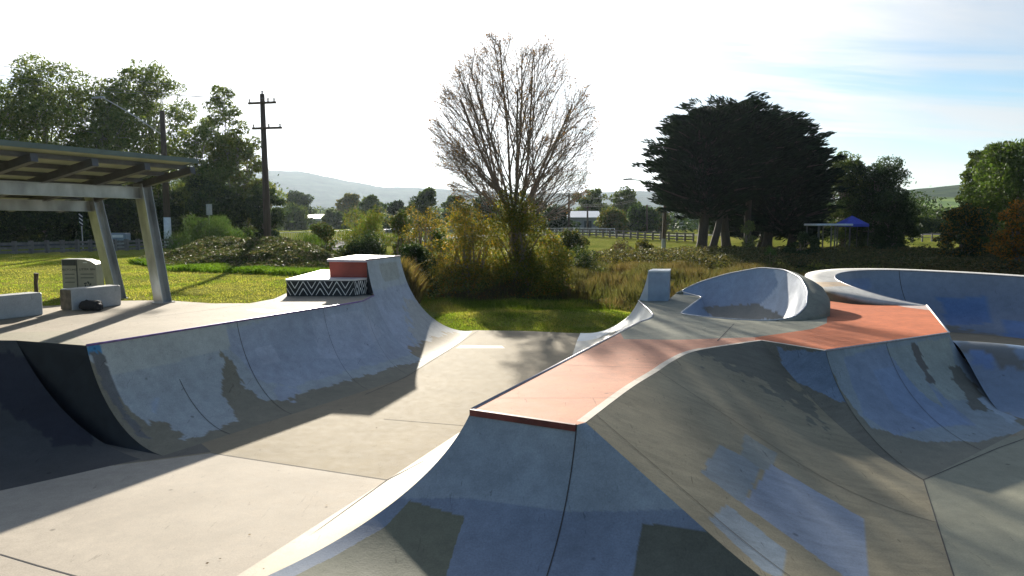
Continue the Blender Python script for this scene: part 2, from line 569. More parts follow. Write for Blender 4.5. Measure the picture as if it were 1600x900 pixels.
# hills: far ridge and a nearer wooded rise on the right
def hill_material(name, c1, c2, sc_):
    m, nt, N, L, b = _mat(name)
    tc = N('ShaderNodeTexCoord')
    n = N('ShaderNodeTexNoise'); n.inputs['Scale'].default_value = sc_; n.inputs['Detail'].default_value = 8
    n.inputs['Roughness'].default_value = 0.7
    L(tc.outputs['Object'], n.inputs[0])
    cr = N('ShaderNodeValToRGB')
    cr.color_ramp.elements[0].position = 0.35; cr.color_ramp.elements[0].color = (*c1, 1)
    cr.color_ramp.elements[1].position = 0.62; cr.color_ramp.elements[1].color = (*c2, 1)
    L(n.outputs[0], cr.inputs[0])
    a = N('ShaderNodeAttribute'); a.attribute_name = 'paint'
    mu = N('ShaderNodeVectorMath'); mu.operation = 'MULTIPLY'
    L(cr.outputs[0], mu.inputs[0]); L(a.outputs['Color'], mu.inputs[1])
    L(mu.outputs[0], b.inputs['Base Color'])
    b.inputs['Roughness'].default_value = 1; b.inputs['Specular IOR Level'].default_value = 0
    bp = N('ShaderNodeBump'); bp.inputs['Strength'].default_value = 1.0; bp.inputs['Distance'].default_value = 12
    L(n.outputs[0], bp.inputs['Height']); L(bp.outputs[0], b.inputs['Normal'])
    return m


def ridge(name, r0, rp, r1, prof, mat, seed, rough=6.0, field=None, pxlim=(-900, 2500)):
    pxs = np.arange(pxlim[0], pxlim[1], 6.0); rs = np.linspace(r0, r1, 40)
    yy = np.interp(pxs, [q[0] for q in prof], [q[1] for q in prof])
    top = (345 - yy) / FPX * rp
    PX, R = np.meshgrid(pxs, rs, indexing='ij')
    T = np.repeat(top[:, None], len(rs), 1)
    f = np.where(R < rp, sstep(r0, rp, R), 1 - 0.6 * sstep(rp, r1, R))
    X = (PX - 800) / FPX * R; Y = R
    p2 = np.column_stack([X.ravel(), Y.ravel()])
    n = (vnoise(p2, 1 / 260.0, seed, 3) - .5) * 2 * rough * 2 + (vnoise(p2, 1 / 22.0, seed + 5, 2) - .5) * rough
    Z = CZ + (T * f).ravel() + n * f.ravel() - 6 * (1 - f.ravel())
    col = np.ones((Z.size, 3))
    if field:
        k = (f.ravel() > field[0]) & (f.ravel() < field[1])
        col[k] = field[2]
    o = mesh_obj(name, np.column_stack([X.ravel(), Y.ravel(), Z]), grid_faces(len(pxs), len(rs)), mat, colors=col, smooth=True)
    return tag(o, kind='structure')


ridge('hills', 1500, 2700, 3600,
      [(-900, 300), (0, 290), (300, 272), (430, 268), (470, 270), (530, 281), (600, 292), (700, 297), (800, 301), (900, 302),
       (1000, 300), (1060, 303), (1250, 315), (1400, 318), (2500, 318)],
      hill_material('far_forest', (0.012, 0.024, 0.026), (0.035, 0.055, 0.045), 0.012), 3, 5)
ridge('hills', 500, 1150, 1700,
      [(-900, 352), (1180, 352), (1300, 326), (1380, 308), (1420, 300), (1460, 296), (1500, 292), (1600, 288), (1800, 290), (2500, 300)],
      hill_material('near_forest', (0.014, 0.032, 0.016), (0.045, 0.07, 0.025), 0.03), 9, 3, field=(0.30, 0.55, (4.5, 4.0, 2.2)))

# ---------------------------------------------------------------- skatepark floor (slabs with joints)
SAND = (0.285, 0.235, 0.16); PALE = (0.42, 0.365, 0.295); TAN = (0.30, 0.26, 0.185); GREEN = (0.21, 0.215, 0.17)
CREAM = (0.42, 0.36, 0.27)


def flat(name, outer, holes, zones, default, z, mat, parent=None, loc=None, thickness=0.0, skip_edges=()):
    """horizontal sheet triangulated along the paint borders; walls down the outer edge when thickness > 0"""
    vs, es = [], []
    def ring(poly):
        b = len(vs)
        for p in poly: vs.append(Vector((float(p[0]), float(p[1]))))
        n = len(poly)
        for i in range(n): es.append((b + i, b + (i + 1) % n))
    ring(outer)
    for h in holes: ring(h)
    for poly, c in zones: ring(poly)
    ov, oe, of, _, _, _ = delaunay_2d_cdt(vs, es, [], 0, 1e-4)
    V = np.array([(p.x, p.y) for p in ov])
    F = [tuple(f) for f in of]
    cen = np.array([V[list(f)].mean(0) for f in F])
    keep = inpoly(cen, outer)
    for h in holes: keep &= ~inpoly(cen, h)
    cols = np.tile(np.array(default, float), (len(F), 1))
    for poly, c in zones: cols[inpoly(cen, poly)] = c
    F = [f for f, k in zip(F, keep) if k]; cols = list(cols[keep])
    verts = [(p[0], p[1], z) for p in V]
    if thickness > 0:
        for i in range(len(outer)):
            if i in skip_edges: continue
            a, b = outer[i], outer[(i + 1) % len(outer)]
            k = len(verts)
            verts += [(a[0], a[1], z), (b[0], b[1], z), (b[0], b[1], z - thickness), (a[0], a[1], z - thickness)]
            F.append((k, k + 3, k + 2, k + 1)); cols.append(np.array(default) * 0.95)
    return mesh_obj(name, verts, F, mat, parent, loc, ccolors=cols)


def pp(lst, z): return [tuple(P(a, b, z)[:2]) for a, b in lst]


floor_outer = [(-18, -8), (26, -8), (26, 21), (17.5, 22.5), (14, 24.4), (10.8, 24.1), (9.6, 21.9), tuple(P(905, 521, 0)[:2]),
               tuple(P(820, 517, 0)[:2]), tuple(P(745, 516, 0)[:2]), (-2.6, 21.6), (-4.2, 17.5), (-7.4, 11.0), (-10, 12.4), (-18, 12.4)]
fz = [
    (pp([(-300, 745), (60, 742), (330, 706), (250, 640), (100, 600), (-300, 600)], 0), (0.17, 0.155, 0.13)),  # shade on the lower-left floor, deepened in the slab colour
    (pp([(330, 708), (605, 750), (385, 915), (150, 1150), (-900, 1150), (-300, 800), (0, 750)], 0), PALE),
    (pp([(605, 750), (735, 690), (800, 640), (900, 640), (700, 900), (385, 915)], 0), CREAM),
    (pp([(720, 539), (784, 540), (789, 544), (712, 544)], 0), (0.62, 0.60, 0.55)),
    (pp([(1405, 750), (1540, 690), (1700, 660), (1900, 1000), (1470, 1000)], 0), (0.27, 0.265, 0.20)),
    (pp([(1440, 560), (1640, 560), (1900, 620), (1760, 700), (1600, 690), (1500, 600)], 0), (0.30, 0.27, 0.2)),
]
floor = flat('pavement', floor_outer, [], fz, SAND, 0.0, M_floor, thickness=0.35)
tag(floor, kind='structure')


def joint_line(pts, z, parent, w=0.014, name='joint'):
    v, f = [], []
    for i in range(len(pts) - 1):
        a = np.array(pts[i][:2]); b = np.array(pts[i + 1][:2]); t = b - a; t /= np.linalg.norm(t)
        n = np.array([-t[1], t[0]]) * w / 2; k = len(v)
        v += [(*(a - n), z), (*(b - n), z), (*(b + n), z), (*(a + n), z)]; f.append((k, k + 1, k + 2, k + 3))
    return mesh_obj(name, v, f, M_joint, parent)


for seg in ([(330, 708), (605, 750)], [(605, 750), (385, 910)], [(747, 517), (700, 548), (633, 590), (570, 617)],
            [(605, 750), (690, 706), (745, 665)], [(1443, 750), (1495, 915)], [(1443, 750), (1560, 700), (1640, 672)],
            [(600, 655), (760, 668)], [(0, 866), (60, 884), (160, 912)]):
    joint_line([P(a, b, 0) for a, b in seg], 0.004, floor)


# ---------------------------------------------------------------- curved ramps
def arc(top, foot, thm=76, n=60, zcut=None):
    top = np.array(top, float); foot = np.array(foot, float)
    m = math.radians(thm); H = top[2] - foot[2]
    tc = m
    if zcut is not None: tc = math.acos(1 - (zcut - foot[2]) / H * (1 - math.cos(m)))
    th = np.linspace(tc, 0, n)
    u = np.sin(th) / math.sin(m); w = (1 - np.cos(th)) / (1 - math.cos(m))
    out = foot + (top - foot) * u[:, None]
    out[:, 2] = foot[2] + H * w
    return out


def plane_arc(top, foot, u0=0.5, n=60):
    top = np.array(top, float); foot = np.array(foot, float)
    u = np.linspace(1, 0, n); k = 1 / (1 - u0 / 2)
    f = np.where(u < u0, u ** 2 / (2 * u0) * k, (u - u0 / 2) * k)
    out = foot + (top - foot) * u[:, None]; out[:, 2] = foot[2] + (top[2] - foot[2]) * f
    return out


def loft(keys, step=0.04, smooth=False):
    K = np.array(keys)                       # k, n, 3
    L = np.maximum(np.linalg.norm(np.diff(K[:, 0], axis=0), axis=1), np.linalg.norm(np.diff(K[:, -1], axis=0), axis=1))
    cols = []
    for i in range(len(K) - 1):
        m = max(2, int(L[i] / step))
        p0 = K[max(i - 1, 0)]; p1 = K[i]; p2 = K[i + 1]; p3 = K[min(i + 2, len(K) - 1)]
        for j in range(m):
            t = j / m
            if smooth:
                d1 = (p2 - p0) * 0.5; d2 = (p3 - p1) * 0.5
                h = (2 * t**3 - 3 * t**2 + 1) * p1 + (t**3 - 2 * t**2 + t) * d1 + (-2 * t**3 + 3 * t**2) * p2 + (t**3 - t**2) * d2
            else: h = p1 * (1 - t) + p2 * t
            cols.append(h)
    cols.append(K[-1])
    return np.array(cols)


def paint(V, base, patches, ragged=2.0, seed=1):
    """patches: (polygon of the painted area, colour, edge raggedness in cm-ish)"""
    C = np.tile(np.array(base, float), (len(V), 1))
    pix, dep = proj(V)
    for i, pt in enumerate(patches):
        poly, c = pt[0], pt[1]
        rg = pt[2] if len(pt) > 2 else 0.5
        q = pix.copy()
        if rg > 0:
            q[:, 0] += (vnoise(V, 6.0, seed + i * 7, 4) - .5) * 2 * rg * 4
            q[:, 1] += (vnoise(V, 6.0, seed + i * 7 + 3, 4) - .5) * 2 * rg * 4
        k = inpoly(q, poly)
        alpha = pt[3] if len(pt) > 3 else 1.0
        C[k] = C[k] * (1 - alpha) + np.array(c) * alpha
    return C


def loft_obj(name, G, mat, parent, base, patches=(), seed=1, seams_u=(), seams_v=()):
    nx, ny = G.shape[:2]
    V = G.reshape(-1, 3)
    C = paint(V, base, patches, seed=seed)
    return mesh_obj(name, V, grid_faces(nx, ny), mat, parent, colors=C, smooth=True)


def seam_on(G, frac, parent, w=0.012, horizontal=False, off=0.004, v0=0.0, v1=1.0):
    """expansion joint following the ramp: a dark strip just proud of the surface"""
    nx, ny = G.shape[:2]
    if not horizontal:
        i = frac * (nx - 1); i0 = min(int(i), nx - 2); t = i - i0
        line = G[i0] * (1 - t) + G[i0 + 1] * t; d = G[i0 + 1] - G[i0]
        line = line[int(v0 * (ny - 1)):int(v1 * (ny - 1)) + 1]; d = d[int(v0 * (ny - 1)):int(v1 * (ny - 1)) + 1]
        tan = np.gradient(line, axis=0)
    else:
        j = frac * (ny - 1); j0 = min(int(j), ny - 2); t = j - j0
        line = G[:, j0] * (1 - t) + G[:, j0 + 1] * t; d = G[:, j0 + 1] - G[:, j0]
        line = line[int(v0 * (nx - 1)):int(v1 * (nx - 1)) + 1]; d = d[int(v0 * (nx - 1)):int(v1 * (nx - 1)) + 1]
        tan = np.gradient(line, axis=0)
    nrm = np.cross(tan, d); nrm /= np.linalg.norm(nrm, axis=1)[:, None] + 1e-12
    nrm[nrm[:, 2] < 0] *= -1
    side = np.cross(nrm, tan); side /= np.linalg.norm(side, axis=1)[:, None] + 1e-12
    a = line + nrm * off - side * w / 2; b = line + nrm * off + side * w / 2
    n = len(line)
    V = np.concatenate([a, b]); F = [(i, i + 1, n + i + 1, n + i) for i in range(n - 1)]
    return mesh_obj('joint', V, F, M_joint, parent)


def coping(pts, parent, r=0.022, mat=None, dz=0.0):
    m = MB(); m.tube([np.array(p) + np.array([0, 0, dz]) for p in pts], r, 8)
    return m.build('coping', mat or M_coping, parent, smooth=True)


BLUEG = (0.34, 0.38, 0.39); BLUE = (0.32, 0.365, 0.43); SKYB = (0.37, 0.41, 0.48); DEEP = (0.205, 0.245, 0.31); BARE = (0.205, 0.19, 0.14)
LIGHTG = (0.40, 0.43, 0.405)

# --- left quarter pipe with its raised end
ramp_l = thing('skate_ramp', 'long pale blue quarter pipe with tall raised end, left of the open floor', 'skate ramp', (-4.5, 16, 0))
ext_c = arc(LTOP, FL[2] + (FL[3] - FL[2]) * 0.28, 80, 70)
cutc = arc(LTOP, FL[2] + (FL[3] - FL[2]) * 0.28, 80, 60, zcut=HL)
k0 = arc(A0, FL[0], 74, 60); k1 = arc(A1, FL[1] + (FL[2] - FL[1]) * 0.95, 76, 60)
Gm = loft([k0, k0 * 0.5 + k1 * 0.5, k1, cutc], 0.035)
patches_l = [
    ([(100, 500), (620, 440), (700, 520), (700, 560), (640, 566), (560, 590), (480, 612), (420, 628), (385, 606), (350, 585), (345, 612), (372, 658), (290, 690), (236, 668), (200, 640)], BLUEG, 1.6),
    ([(340, 520), (640, 440), (700, 520), (662, 549), (600, 566), (540, 580), (450, 606), (400, 590)], BLUE, 1.2),
    ([(154, 535), (351, 505), (360, 543), (285, 562), (171, 587)], LIGHTG, 0.2),
    ([(397, 543), (423, 539), (440, 564), (410, 571)], SKYB, 0.2),
    ([(485, 500), (560, 484), (600, 520), (560, 560), (500, 560)], SKYB, 0.3),
    ([(132, 540), (153, 537), (160, 550), (140, 553)], (0.06, 0.22, 0.40), 1.0),
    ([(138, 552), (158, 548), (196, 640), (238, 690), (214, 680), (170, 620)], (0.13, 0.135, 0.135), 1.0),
    ([(345, 548), (362, 560), (392, 640), (366, 640), (352, 600)], BARE, 3.0),
    ([(232, 655), (262, 662), (286, 680), (270, 690), (240, 684)], BARE, 1.5),
    ([(430, 600), (470, 600), (460, 622), (430, 625)], BLUE, 3.5),
    ([(236, 625), (248, 620), (246, 645), (238, 645)], (0.33, 0.39, 0.46), 1.0),
]
loft_obj('quarter_pipe', Gm, M_ramp, ramp_l, BARE, patches_l, 2)
Ge = loft([ext_c, arc(LTOP * 0.5 + LEND * 0.5, FL[2] + (FL[3] - FL[2]) * 0.66 + np.array([0.12, 0, 0]), 80, 70), arc(LEND, FL[3], 80, 70)], 0.04, True)
patches_e = [
    ([(540, 380), (660, 380), (700, 560), (540, 560)], SKYB, 0.5),
    ([(560, 380), (640, 380), (640, 440), (600, 452), (560, 452)], (0.42, 0.46, 0.48), 0.5),
    ([(592, 412), (622, 410), (626, 436), (600, 440)], (0.37, 0.39, 0.36), 1.0),
    ([(630, 470), (760, 470), (780, 540), (655, 560)], (0.40, 0.40, 0.38), 4.0),
    ([(600, 560), (700, 520), (760, 520), (700, 560), (600, 600)], SAND, 3.0),
]
loft_obj('raised_quarter_pipe', Ge, M_ramp, ramp_l, SKYB, patches_e, 5)
seam_on(Gm, 0.34, ramp_l); seam_on(Gm, 0.16, ramp_l, v0=0.35); seam_on(Gm, 0.62, ramp_l, w=0.008); seam_on(Gm, 0.82, ramp_l, w=0.008)
# back and cheek of the raised end
e_prof = ext_c; n = len(e_prof)
mb = MB()
kk = [p for p in e_prof if p[2] > HL - 0.001]
poly = [tuple(p) for p in kk] + [(LTOP[0], LTOP[1], HL)]
mb.add(poly, [tuple(range(len(poly)))])
mb.build('cheek', M_black, ramp_l)
endp = arc(LEND, FL[3], 80, 40)
poly = [tuple(p) for p in endp] + [(LEND[0] - 0.4, LEND[1] + 0.1, -0.1), (LEND[0] - 0.4, LEND[1] + 0.1, HE)]
mb = MB(); mb.add(poly, [tuple(range(len(poly)))]); mb.build('end_wall', M_wall, ramp_l)
# upper block behind the raised lip, red towards the camera
RB = [np.array([-5.0, 19.25, 0]), np.array([LTOP[0] - 0.01, LTOP[1] + 0.12, 0]), np.array([LEND[0] - 0.02, LEND[1], 0]), np.array([-4.75, 21.7, 0])]
mb = MB(); mb.prism([(p[0], p[1]) for p in RB], HL - 0.05, HE - 0.07)
mb.build('upper_block', M_red, ramp_l)
mb = MB()
RBt = [RB[0] + np.array([-0.05, -0.05, 0]), np.array([LTOP[0], LTOP[1] - 0.02, 0]), np.array([LEND[0], LEND[1], 0]), RB[3] + np.array([-0.05, 0.05, 0])]
mb.prism([(p[0], p[1]) for p in RBt], HE - 0.066, HE + 0.004)
mb.build('upper_deck', simple('lilac_top', (0.52, 0.45, 0.50), 0.5, 0, 0.12, 5), ramp_l)
coping([LTOP, LEND], ramp_l, 0.024)

# deck
lipline = [tuple(Gm[i, 0][:2]) for i in range(0, Gm.shape[0], 6)] + [tuple(Gm[-1, 0][:2])]
deck_outer = [tuple(B0[:2])] + lipline + [(LTOP[0] - 0.05, LTOP[1] + 0.2), (-4.1, 20.8)] + \
    pp([(448, 458), (428, 467), (390, 474), (330, 474), (255, 469), (190, 470), (80, 478)], HL) + [(-14.5, 16.5), (-17, 12.0)]
dz = [(pp([(384, 484), (402, 482), (437, 485), (413, 489)], HL), (0.66, 0.66, 0.63)),
      (pp([(0, 520), (110, 517), (135, 540), (25, 532), (-30, 532)], HL), (0.30, 0.27, 0.2))]
deck_l = flat('deck', deck_outer, [], dz, (0.34, 0.29, 0.225), HL + 0.001, M_floor, ramp_l, thickness=0.5, skip_edges=tuple(range(0, len(lipline) + 2)))
coping([Gm[i, 0] for i in range(0, Gm.shape[0], 8)] + [Gm[-1, 0]], ramp_l, 0.02, M_purple, 0.004)
joint_line([P(225, 497, HL), P(300, 488, HL), P(400, 474, HL)], HL + 0.005, ramp_l)
# black cheek wall under the near corner, and the bank running off to the left
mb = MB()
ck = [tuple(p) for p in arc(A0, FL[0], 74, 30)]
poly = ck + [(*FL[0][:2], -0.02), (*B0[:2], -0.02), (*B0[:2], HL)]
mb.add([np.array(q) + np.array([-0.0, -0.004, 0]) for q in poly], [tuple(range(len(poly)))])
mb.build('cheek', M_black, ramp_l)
foot_b = FL[0] + np.array([-0.25, -0.15, 0])
bkeys = [np.linspace(B0, foot_b, 50), arc((-12, 11.55, HL), (-8.3, 7.6, 0), 45, 50), arc((-17, 9.5, HL), (-14, 5, 0), 45, 50)]
bkeys[0] = arc(B0, foot_b, 50, 50)
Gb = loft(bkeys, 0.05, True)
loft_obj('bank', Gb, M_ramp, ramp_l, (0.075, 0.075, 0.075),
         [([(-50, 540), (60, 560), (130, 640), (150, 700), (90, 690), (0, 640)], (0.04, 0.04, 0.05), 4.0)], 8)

# --- zigzag ledge on the deck
lb = [P(448, 463, HL), P(553, 463, HL)]
ledge = thing('skate_ledge', 'low concrete ledge with black and white zigzag sides, below the red block', 'ledge', (-5.1, 19, HL))
LB = [(lb[0][0], lb[0][1]), (lb[1][0], lb[1][1]), (-3.82, 19.25), (-4.3, 21.2), (-6.0, 22.2)]
LT = 0.46
mb = MB(); mb.prism(LB, HL - 0.02, HL + LT - 0.05); mb.build('body', M_black, ledge)
mb = MB()
cx, cy = np.mean([p[0] for p in LB]), np.mean([p[1] for p in LB])
LB2 = [(cx + (p[0] - cx) * 1.02, cy + (p[1] - cy) * 1.01) for p in LB]
mb.prism(LB2, HL + LT - 0.047, HL + LT); mb.build('top_slab', simple('ledge_top', (0.62, 0.60, 0.58), 0.45, 0, 0.1, 5), ledge)


def zigzag(a, b, z0, z1, n, lines, parent):
    a = np.array([a[0], a[1], 0.0]); b = np.array([b[0], b[1], 0.0]); t = b - a; L = np.linalg.norm(t); t /= L
    nrm = np.array([t[1], -t[0], 0]); off = nrm * 0.006; H = z1 - z0; w = 0.022
    v, f = [], []
    per = L / n
    for k in lines:
        for i in range(2 * n):
            x0, x1 = i * per / 2, (i + 1) * per / 2
            y0, y1 = (1.0, 0.0) if i % 2 == 0 else (0.0, 1.0)
            y0 += k; y1 += k
            ta, tb = 0.0, 1.0
            sl = y1 - y0
            for lim in (0.0, 1.0):
                tt = (lim - y0) / sl
                inside0 = (y0 - lim) * (1 if lim == 0 else -1) >= 0
                if 0 < tt < 1:
                    if inside0: tb = min(tb, tt)
                    else: ta = max(ta, tt)
                elif not inside0 and not ((y1 - lim) * (1 if lim == 0 else -1) > 0): ta = 2
            if tb - ta < 0.05: continue
            A_ = np.array([x0 + (x1 - x0) * ta, z0 + (y0 + sl * ta) * H]); B_ = np.array([x0 + (x1 - x0) * tb, z0 + (y0 + sl * tb) * H])
            d = (B_ - A_) / np.linalg.norm(B_ - A_); nn = np.array([-d[1], d[0]]) * w / 2; q = len(v)
            for c in (A_ - nn, B_ - nn, B_ + nn, A_ + nn):
                c = np.array([np.clip(c[0], 0.004, L - 0.004), np.clip(c[1], z0, z1)])
                v.append(tuple(a + t * c[0] + off * (1 + 0.1 * (q % 3)) + np.array([0, 0, c[1]])))
            f.append((q, q + 1, q + 2, q + 3))
    mesh_obj('zigzag_lines', v, f, M_white, parent)


zigzag(LB[0], LB[1], HL + 0.03, HL + LT - 0.06, 4, (-.5, 0, .5), ledge)
zigzag(LB[1], LB[2], HL + 0.03, HL + LT - 0.06, 3, (-.5, 0, .5), ledge)

# ---------------------------------------------------------------- the island
isl = thing('skate_island', 'salmon and orange topped concrete island with curved sides, bowl and small raised block', 'skate ramp', (4, 12, 0))
a_ = P(737, 640, HR); b_ = P(915, 660, HR)
e0 = P(985, 607, HR); e1 = P(1050, 565, HR); e1b = P(1078, 551, HR); e2 = P(1115, 543, HR); e3 = P(1190, 532, HR)
P1 = P(1290, 548, HR); P2 = P(1483, 520, HR); P3 = P(1448, 477, HR)
V_ = P(1443, 750, 0)
c1 = P(1000, 503, HR)
HB = 2.10
BT = P(1013, 423, HB)                       # top of the raised block lip (near)
BTf = BT + np.array([0.28, 0.72, 0])
fe = P(905, 521, 0)
hipL = np.array([-2.95, 6.1, 0]); f_c1 = P(893, 560, 0)
f_mid = P(700, 690, 0)
kA = arc(a_, hipL, 74, 60); kAf = arc(a_, hipL, 74, 130)
kA2 = arc(a_ * 0.93 + c1 * 0.07, np.array([P(605, 750, 0)[0], P(605, 750, 0)[1], 0]), 74, 60)
kC = arc(c1, f_c1, 74, 60)
f_blk = f_c1 * 0.35 + fe * 0.65
blk = arc(BT, f_blk, 80, 60); blkc = arc(BT, f_blk, 80, 60, zcut=HR)
Gl = loft([kA, kA2, kC], 0.05)
loft_obj('side_quarter_pipe', Gl, M_ramp, isl, CREAM, [([(900, 480), (1000, 480), (1000, 560), (880, 580)], (0.55, 0.56, 0.56), 2)], 11)
Gl2 = loft([kC, arc(P(1020, 492, HR), f_c1 * 0.7 + fe * 0.3, 75, 60), blkc], 0.04, True)
WHITEP = (0.50, 0.53, 0.55)
loft_obj('side_quarter_pipe', Gl2, M_bowl, isl, WHITEP, [([(880, 540), (960, 500), (960, 600), (880, 600)], CREAM, 4)], 12)
Gl3 = loft([blk, arc(BTf, fe + np.array([0.05, 0.1, 0]), 80, 60)], 0.04)
loft_obj('raised_quarter_pipe', Gl3, M_bowl, isl, WHITEP, [], 13)
# raised block
blc = P(1048, 468, HR); bl0 = P(1014, 468, HR)
BK = [(BT[0], BT[1]), (blc[0], blc[1]), (blc[0] + 0.28, blc[1] + 0.72), (BTf[0], BTf[1])]
BK[1] = (BT[0] + 0.57, BT[1] - 0.03); BK[2] = (BTf[0] + 0.5, BTf[1] - 0.03)
mb = MB(); mb.prism(BK, HR - 0.05, HB - 0.04); mb.build('raised_block', simple('block_paint', (0.24, 0.30, 0.38), 0.5, 0, 0.15, 4), isl)
mb = MB(); mb.prism([(BT[0] - .01, BT[1] - .02), (BK[1][0] + .02, BK[1][1] - .02), (BK[2][0] + .02, BK[2][1] + .02), (BTf[0] - .01, BTf[1] + .02)], HB - 0.037, HB + 0.005)
mb.build('block_cap', simple('cap_paint', (0.6, 0.62, 0.63), 0.45, 0, 0.1, 4), isl)
# cheek filling between curve and block
kk = [tuple(p) for p in blk if p[2] > HR - 0.001] + [(BT[0], BT[1], HR)]
mb = MB(); mb.add(kk, [tuple(range(len(kk)))]); mb.build('cheek', simple('cheek_paint', (0.5, 0.52, 0.54), 0.5, 0, 0.1, 4), isl)

# front quarter pipe with its rounded corner, and the long bank on the right
front_foot = np.array([0.05, 5.95, 0])
r0 = np.array([3.45, 4.6, 0])
b_s = P(901, 664, HR)
fmid_a = b_s + np.array([-0.62, -1.95, -HR])
Gf = loft([kAf, arc(b_s, fmid_a, 74, 130)], 0.016)
patches_f = [
    ([(300, 600), (1300, 600), (1300, 790), (900, 800), (720, 778), (560, 780)], (0.275, 0.32, 0.355), 0.3),
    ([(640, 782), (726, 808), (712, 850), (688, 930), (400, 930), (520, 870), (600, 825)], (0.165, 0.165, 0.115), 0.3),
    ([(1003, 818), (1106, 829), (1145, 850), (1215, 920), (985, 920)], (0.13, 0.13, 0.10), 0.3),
]
loft_obj('front_quarter_pipe', Gf, M_ramp, isl, DEEP, patches_f, 21)
kR = plane_arc(b_, r0, 0.6, 130)
Gf2 = loft([arc(b_s, fmid_a, 74, 130), kR], 0.018)
loft_obj('corner_quarter_pipe', Gf2, M_ramp, isl, DEEP, patches_f, 21)
seam_on(Gf2, 0.0, isl, 0.014)
sT, sF = P(1028, 580, HR), P(1462, 816, 0)
rk = [plane_arc(b_, r0, 0.6, 120), plane_arc(e0, r0 * 0.45 + sF * 0.55, 0.5, 120), plane_arc(sT, sF, 0.45, 120), plane_arc(e1, sF * .5 + V_ * .5, 0.45, 120),
      plane_arc(e1b, V_ + np.array([-.06, -.1, 0]), 0.5, 120), plane_arc(e2, V_ + np.array([-.02, -.05, 0]), 0.5, 120), plane_arc(e3, V_ + np.array([-.01, -.02, 0]), 0.7, 120)]
Gr = loft(rk, 0.022, True)
SEAMF = float(np.argmin(np.linalg.norm(Gr[:, 0] - sT, axis=1))) / (len(Gr) - 1)
BANKC = (0.265, 0.232, 0.158)
patches_r = [
    ([(1050, 540), (1200, 520), (1210, 545), (1300, 680), (1180, 590), (1100, 560)], (0.15, 0.145, 0.115), 6.0),
    ([(1096, 738), (1123, 694), (1190, 728), (1162, 788)], (0.20, 0.235, 0.26), 0.5),
    ([(1163, 677), (1215, 708), (1205, 742), (1158, 712)], (0.21, 0.23, 0.22), 0.5),
    ([(1162, 788), (1205, 725), (1352, 812), (1356, 905), (1325, 905)], (0.22, 0.26, 0.33), 0.3),
    ([(1108, 812), (1136, 788), (1230, 862), (1218, 905), (1190, 890)], (0.24, 0.28, 0.31), 0.3),
    ([(1345, 680), (1385, 678), (1437, 716), (1405, 725)], (0.22, 0.30, 0.36), 1.5),
]
loft_obj('bank', Gr, M_bank, isl, BANKC, patches_r, 31)
seam_on(Gr, SEAMF, isl, 0.010); seam_on(Gr, 0.07, isl, 0.009)
rk2 = [plane_arc(e3, V_ + np.array([-.01, -.02, 0]), 0.7, 120), arc(P1, V_, 70, 120)]
Gr2 = loft(rk2, 0.02)
loft_obj('valley_bank', Gr2, M_bank, isl, (0.16, 0.155, 0.125),
         [([(1215, 545), (1290, 548), (1345, 640), (1300, 622), (1230, 590)], (0.17, 0.23, 0.31), 2.0)], 33)
f2 = np.array([9.15, 12.0, 0])
rk3 = [arc(P1, V_, 70, 70), arc(P1 * .5 + P2 * .5, (V_ + f2) / 2, 70, 70), arc(P2, f2, 70, 70)]
Gr3 = loft(rk3, 0.025)
patches_3 = [
    ([(1280, 540), (1500, 505), (1510, 560), (1560, 640), (1610, 672), (1530, 690), (1440, 690), (1360, 668), (1320, 620)], (0.255, 0.30, 0.325), 1.0),
    ([(1318, 560), (1383, 538), (1450, 600), (1525, 664), (1455, 668), (1400, 680), (1350, 650)], (0.215, 0.265, 0.35), 0.6),
    ([(1362, 578), (1408, 572), (1452, 612), (1515, 662), (1450, 668), (1400, 640)], (0.215, 0.28, 0.40), 0.4),
    ([(1385, 545), (1428, 537), (1450, 600), (1478, 640), (1445, 620), (1405, 575)], (0.27, 0.31, 0.31), 1.0),
    ([(1432, 536), (1482, 526), (1492, 570), (1525, 625), (1480, 625), (1450, 590)], (0.31, 0.34, 0.31), 1.0),
    ([(1424, 534), (1431, 533), (1446, 575), (1462, 595), (1452, 600), (1436, 575)], (0.13, 0.12, 0.11), 2.0),
    ([(1482, 575), (1500, 570), (1535, 620), (1565, 640), (1520, 640)], (0.15, 0.145, 0.12), 2.0),
    ([(1528, 622), (1545, 620), (1590, 655), (1580, 664)], (0.32, 0.38, 0.44), 1.5),
]
loft_obj('far_quarter_pipe', Gr3, M_ramp, isl, (0.20, 0.19, 0.145), patches_3, 35)
seam_on(Gr3, 0.45, isl, 0.01); seam_on(Gr3, 0.0, isl, 0.012)

# right face of the island below P2-P3 and low roll-over mound beside it
f3 = np.array([12.5, 18.2, 0]); f2b = np.array([10.4, 13.2, 0])
Gq = loft([arc(P2, f2, 70, 50), arc(P2, (f2 + f2b) / 2 + np.array([.2, -.2, 0]), 70, 50), arc(P2 * .9 + P3 * .1, f2b, 72, 50), arc(P3, f3, 74, 50)], 0.06)
loft_obj('bowl_side_quarter_pipe', Gq, M_bowl, isl, DEEP, [], 41)
mgrid = []
for s in np.linspace(0, 1, 46):
    cre = np.array([9.0 + 4.5 * s, 14.25 - 0.9 * s * s, 0.0]); h = 1.06 * (1 - 0.55 * s ** 1.6)
    row = []
    for t in np.linspace(-1, 1, 50):
        d = (-2.25 if t < 0 else 1.6) * abs(t)
        row.append((cre[0] + 0.25 * t, cre[1] + (d if t < 0 else d), h * (0.5 + 0.5 * math.cos(math.pi * abs(t) ** 0.85)) - 0.004))
    mgrid.append(row)
mg = np.array(mgrid)
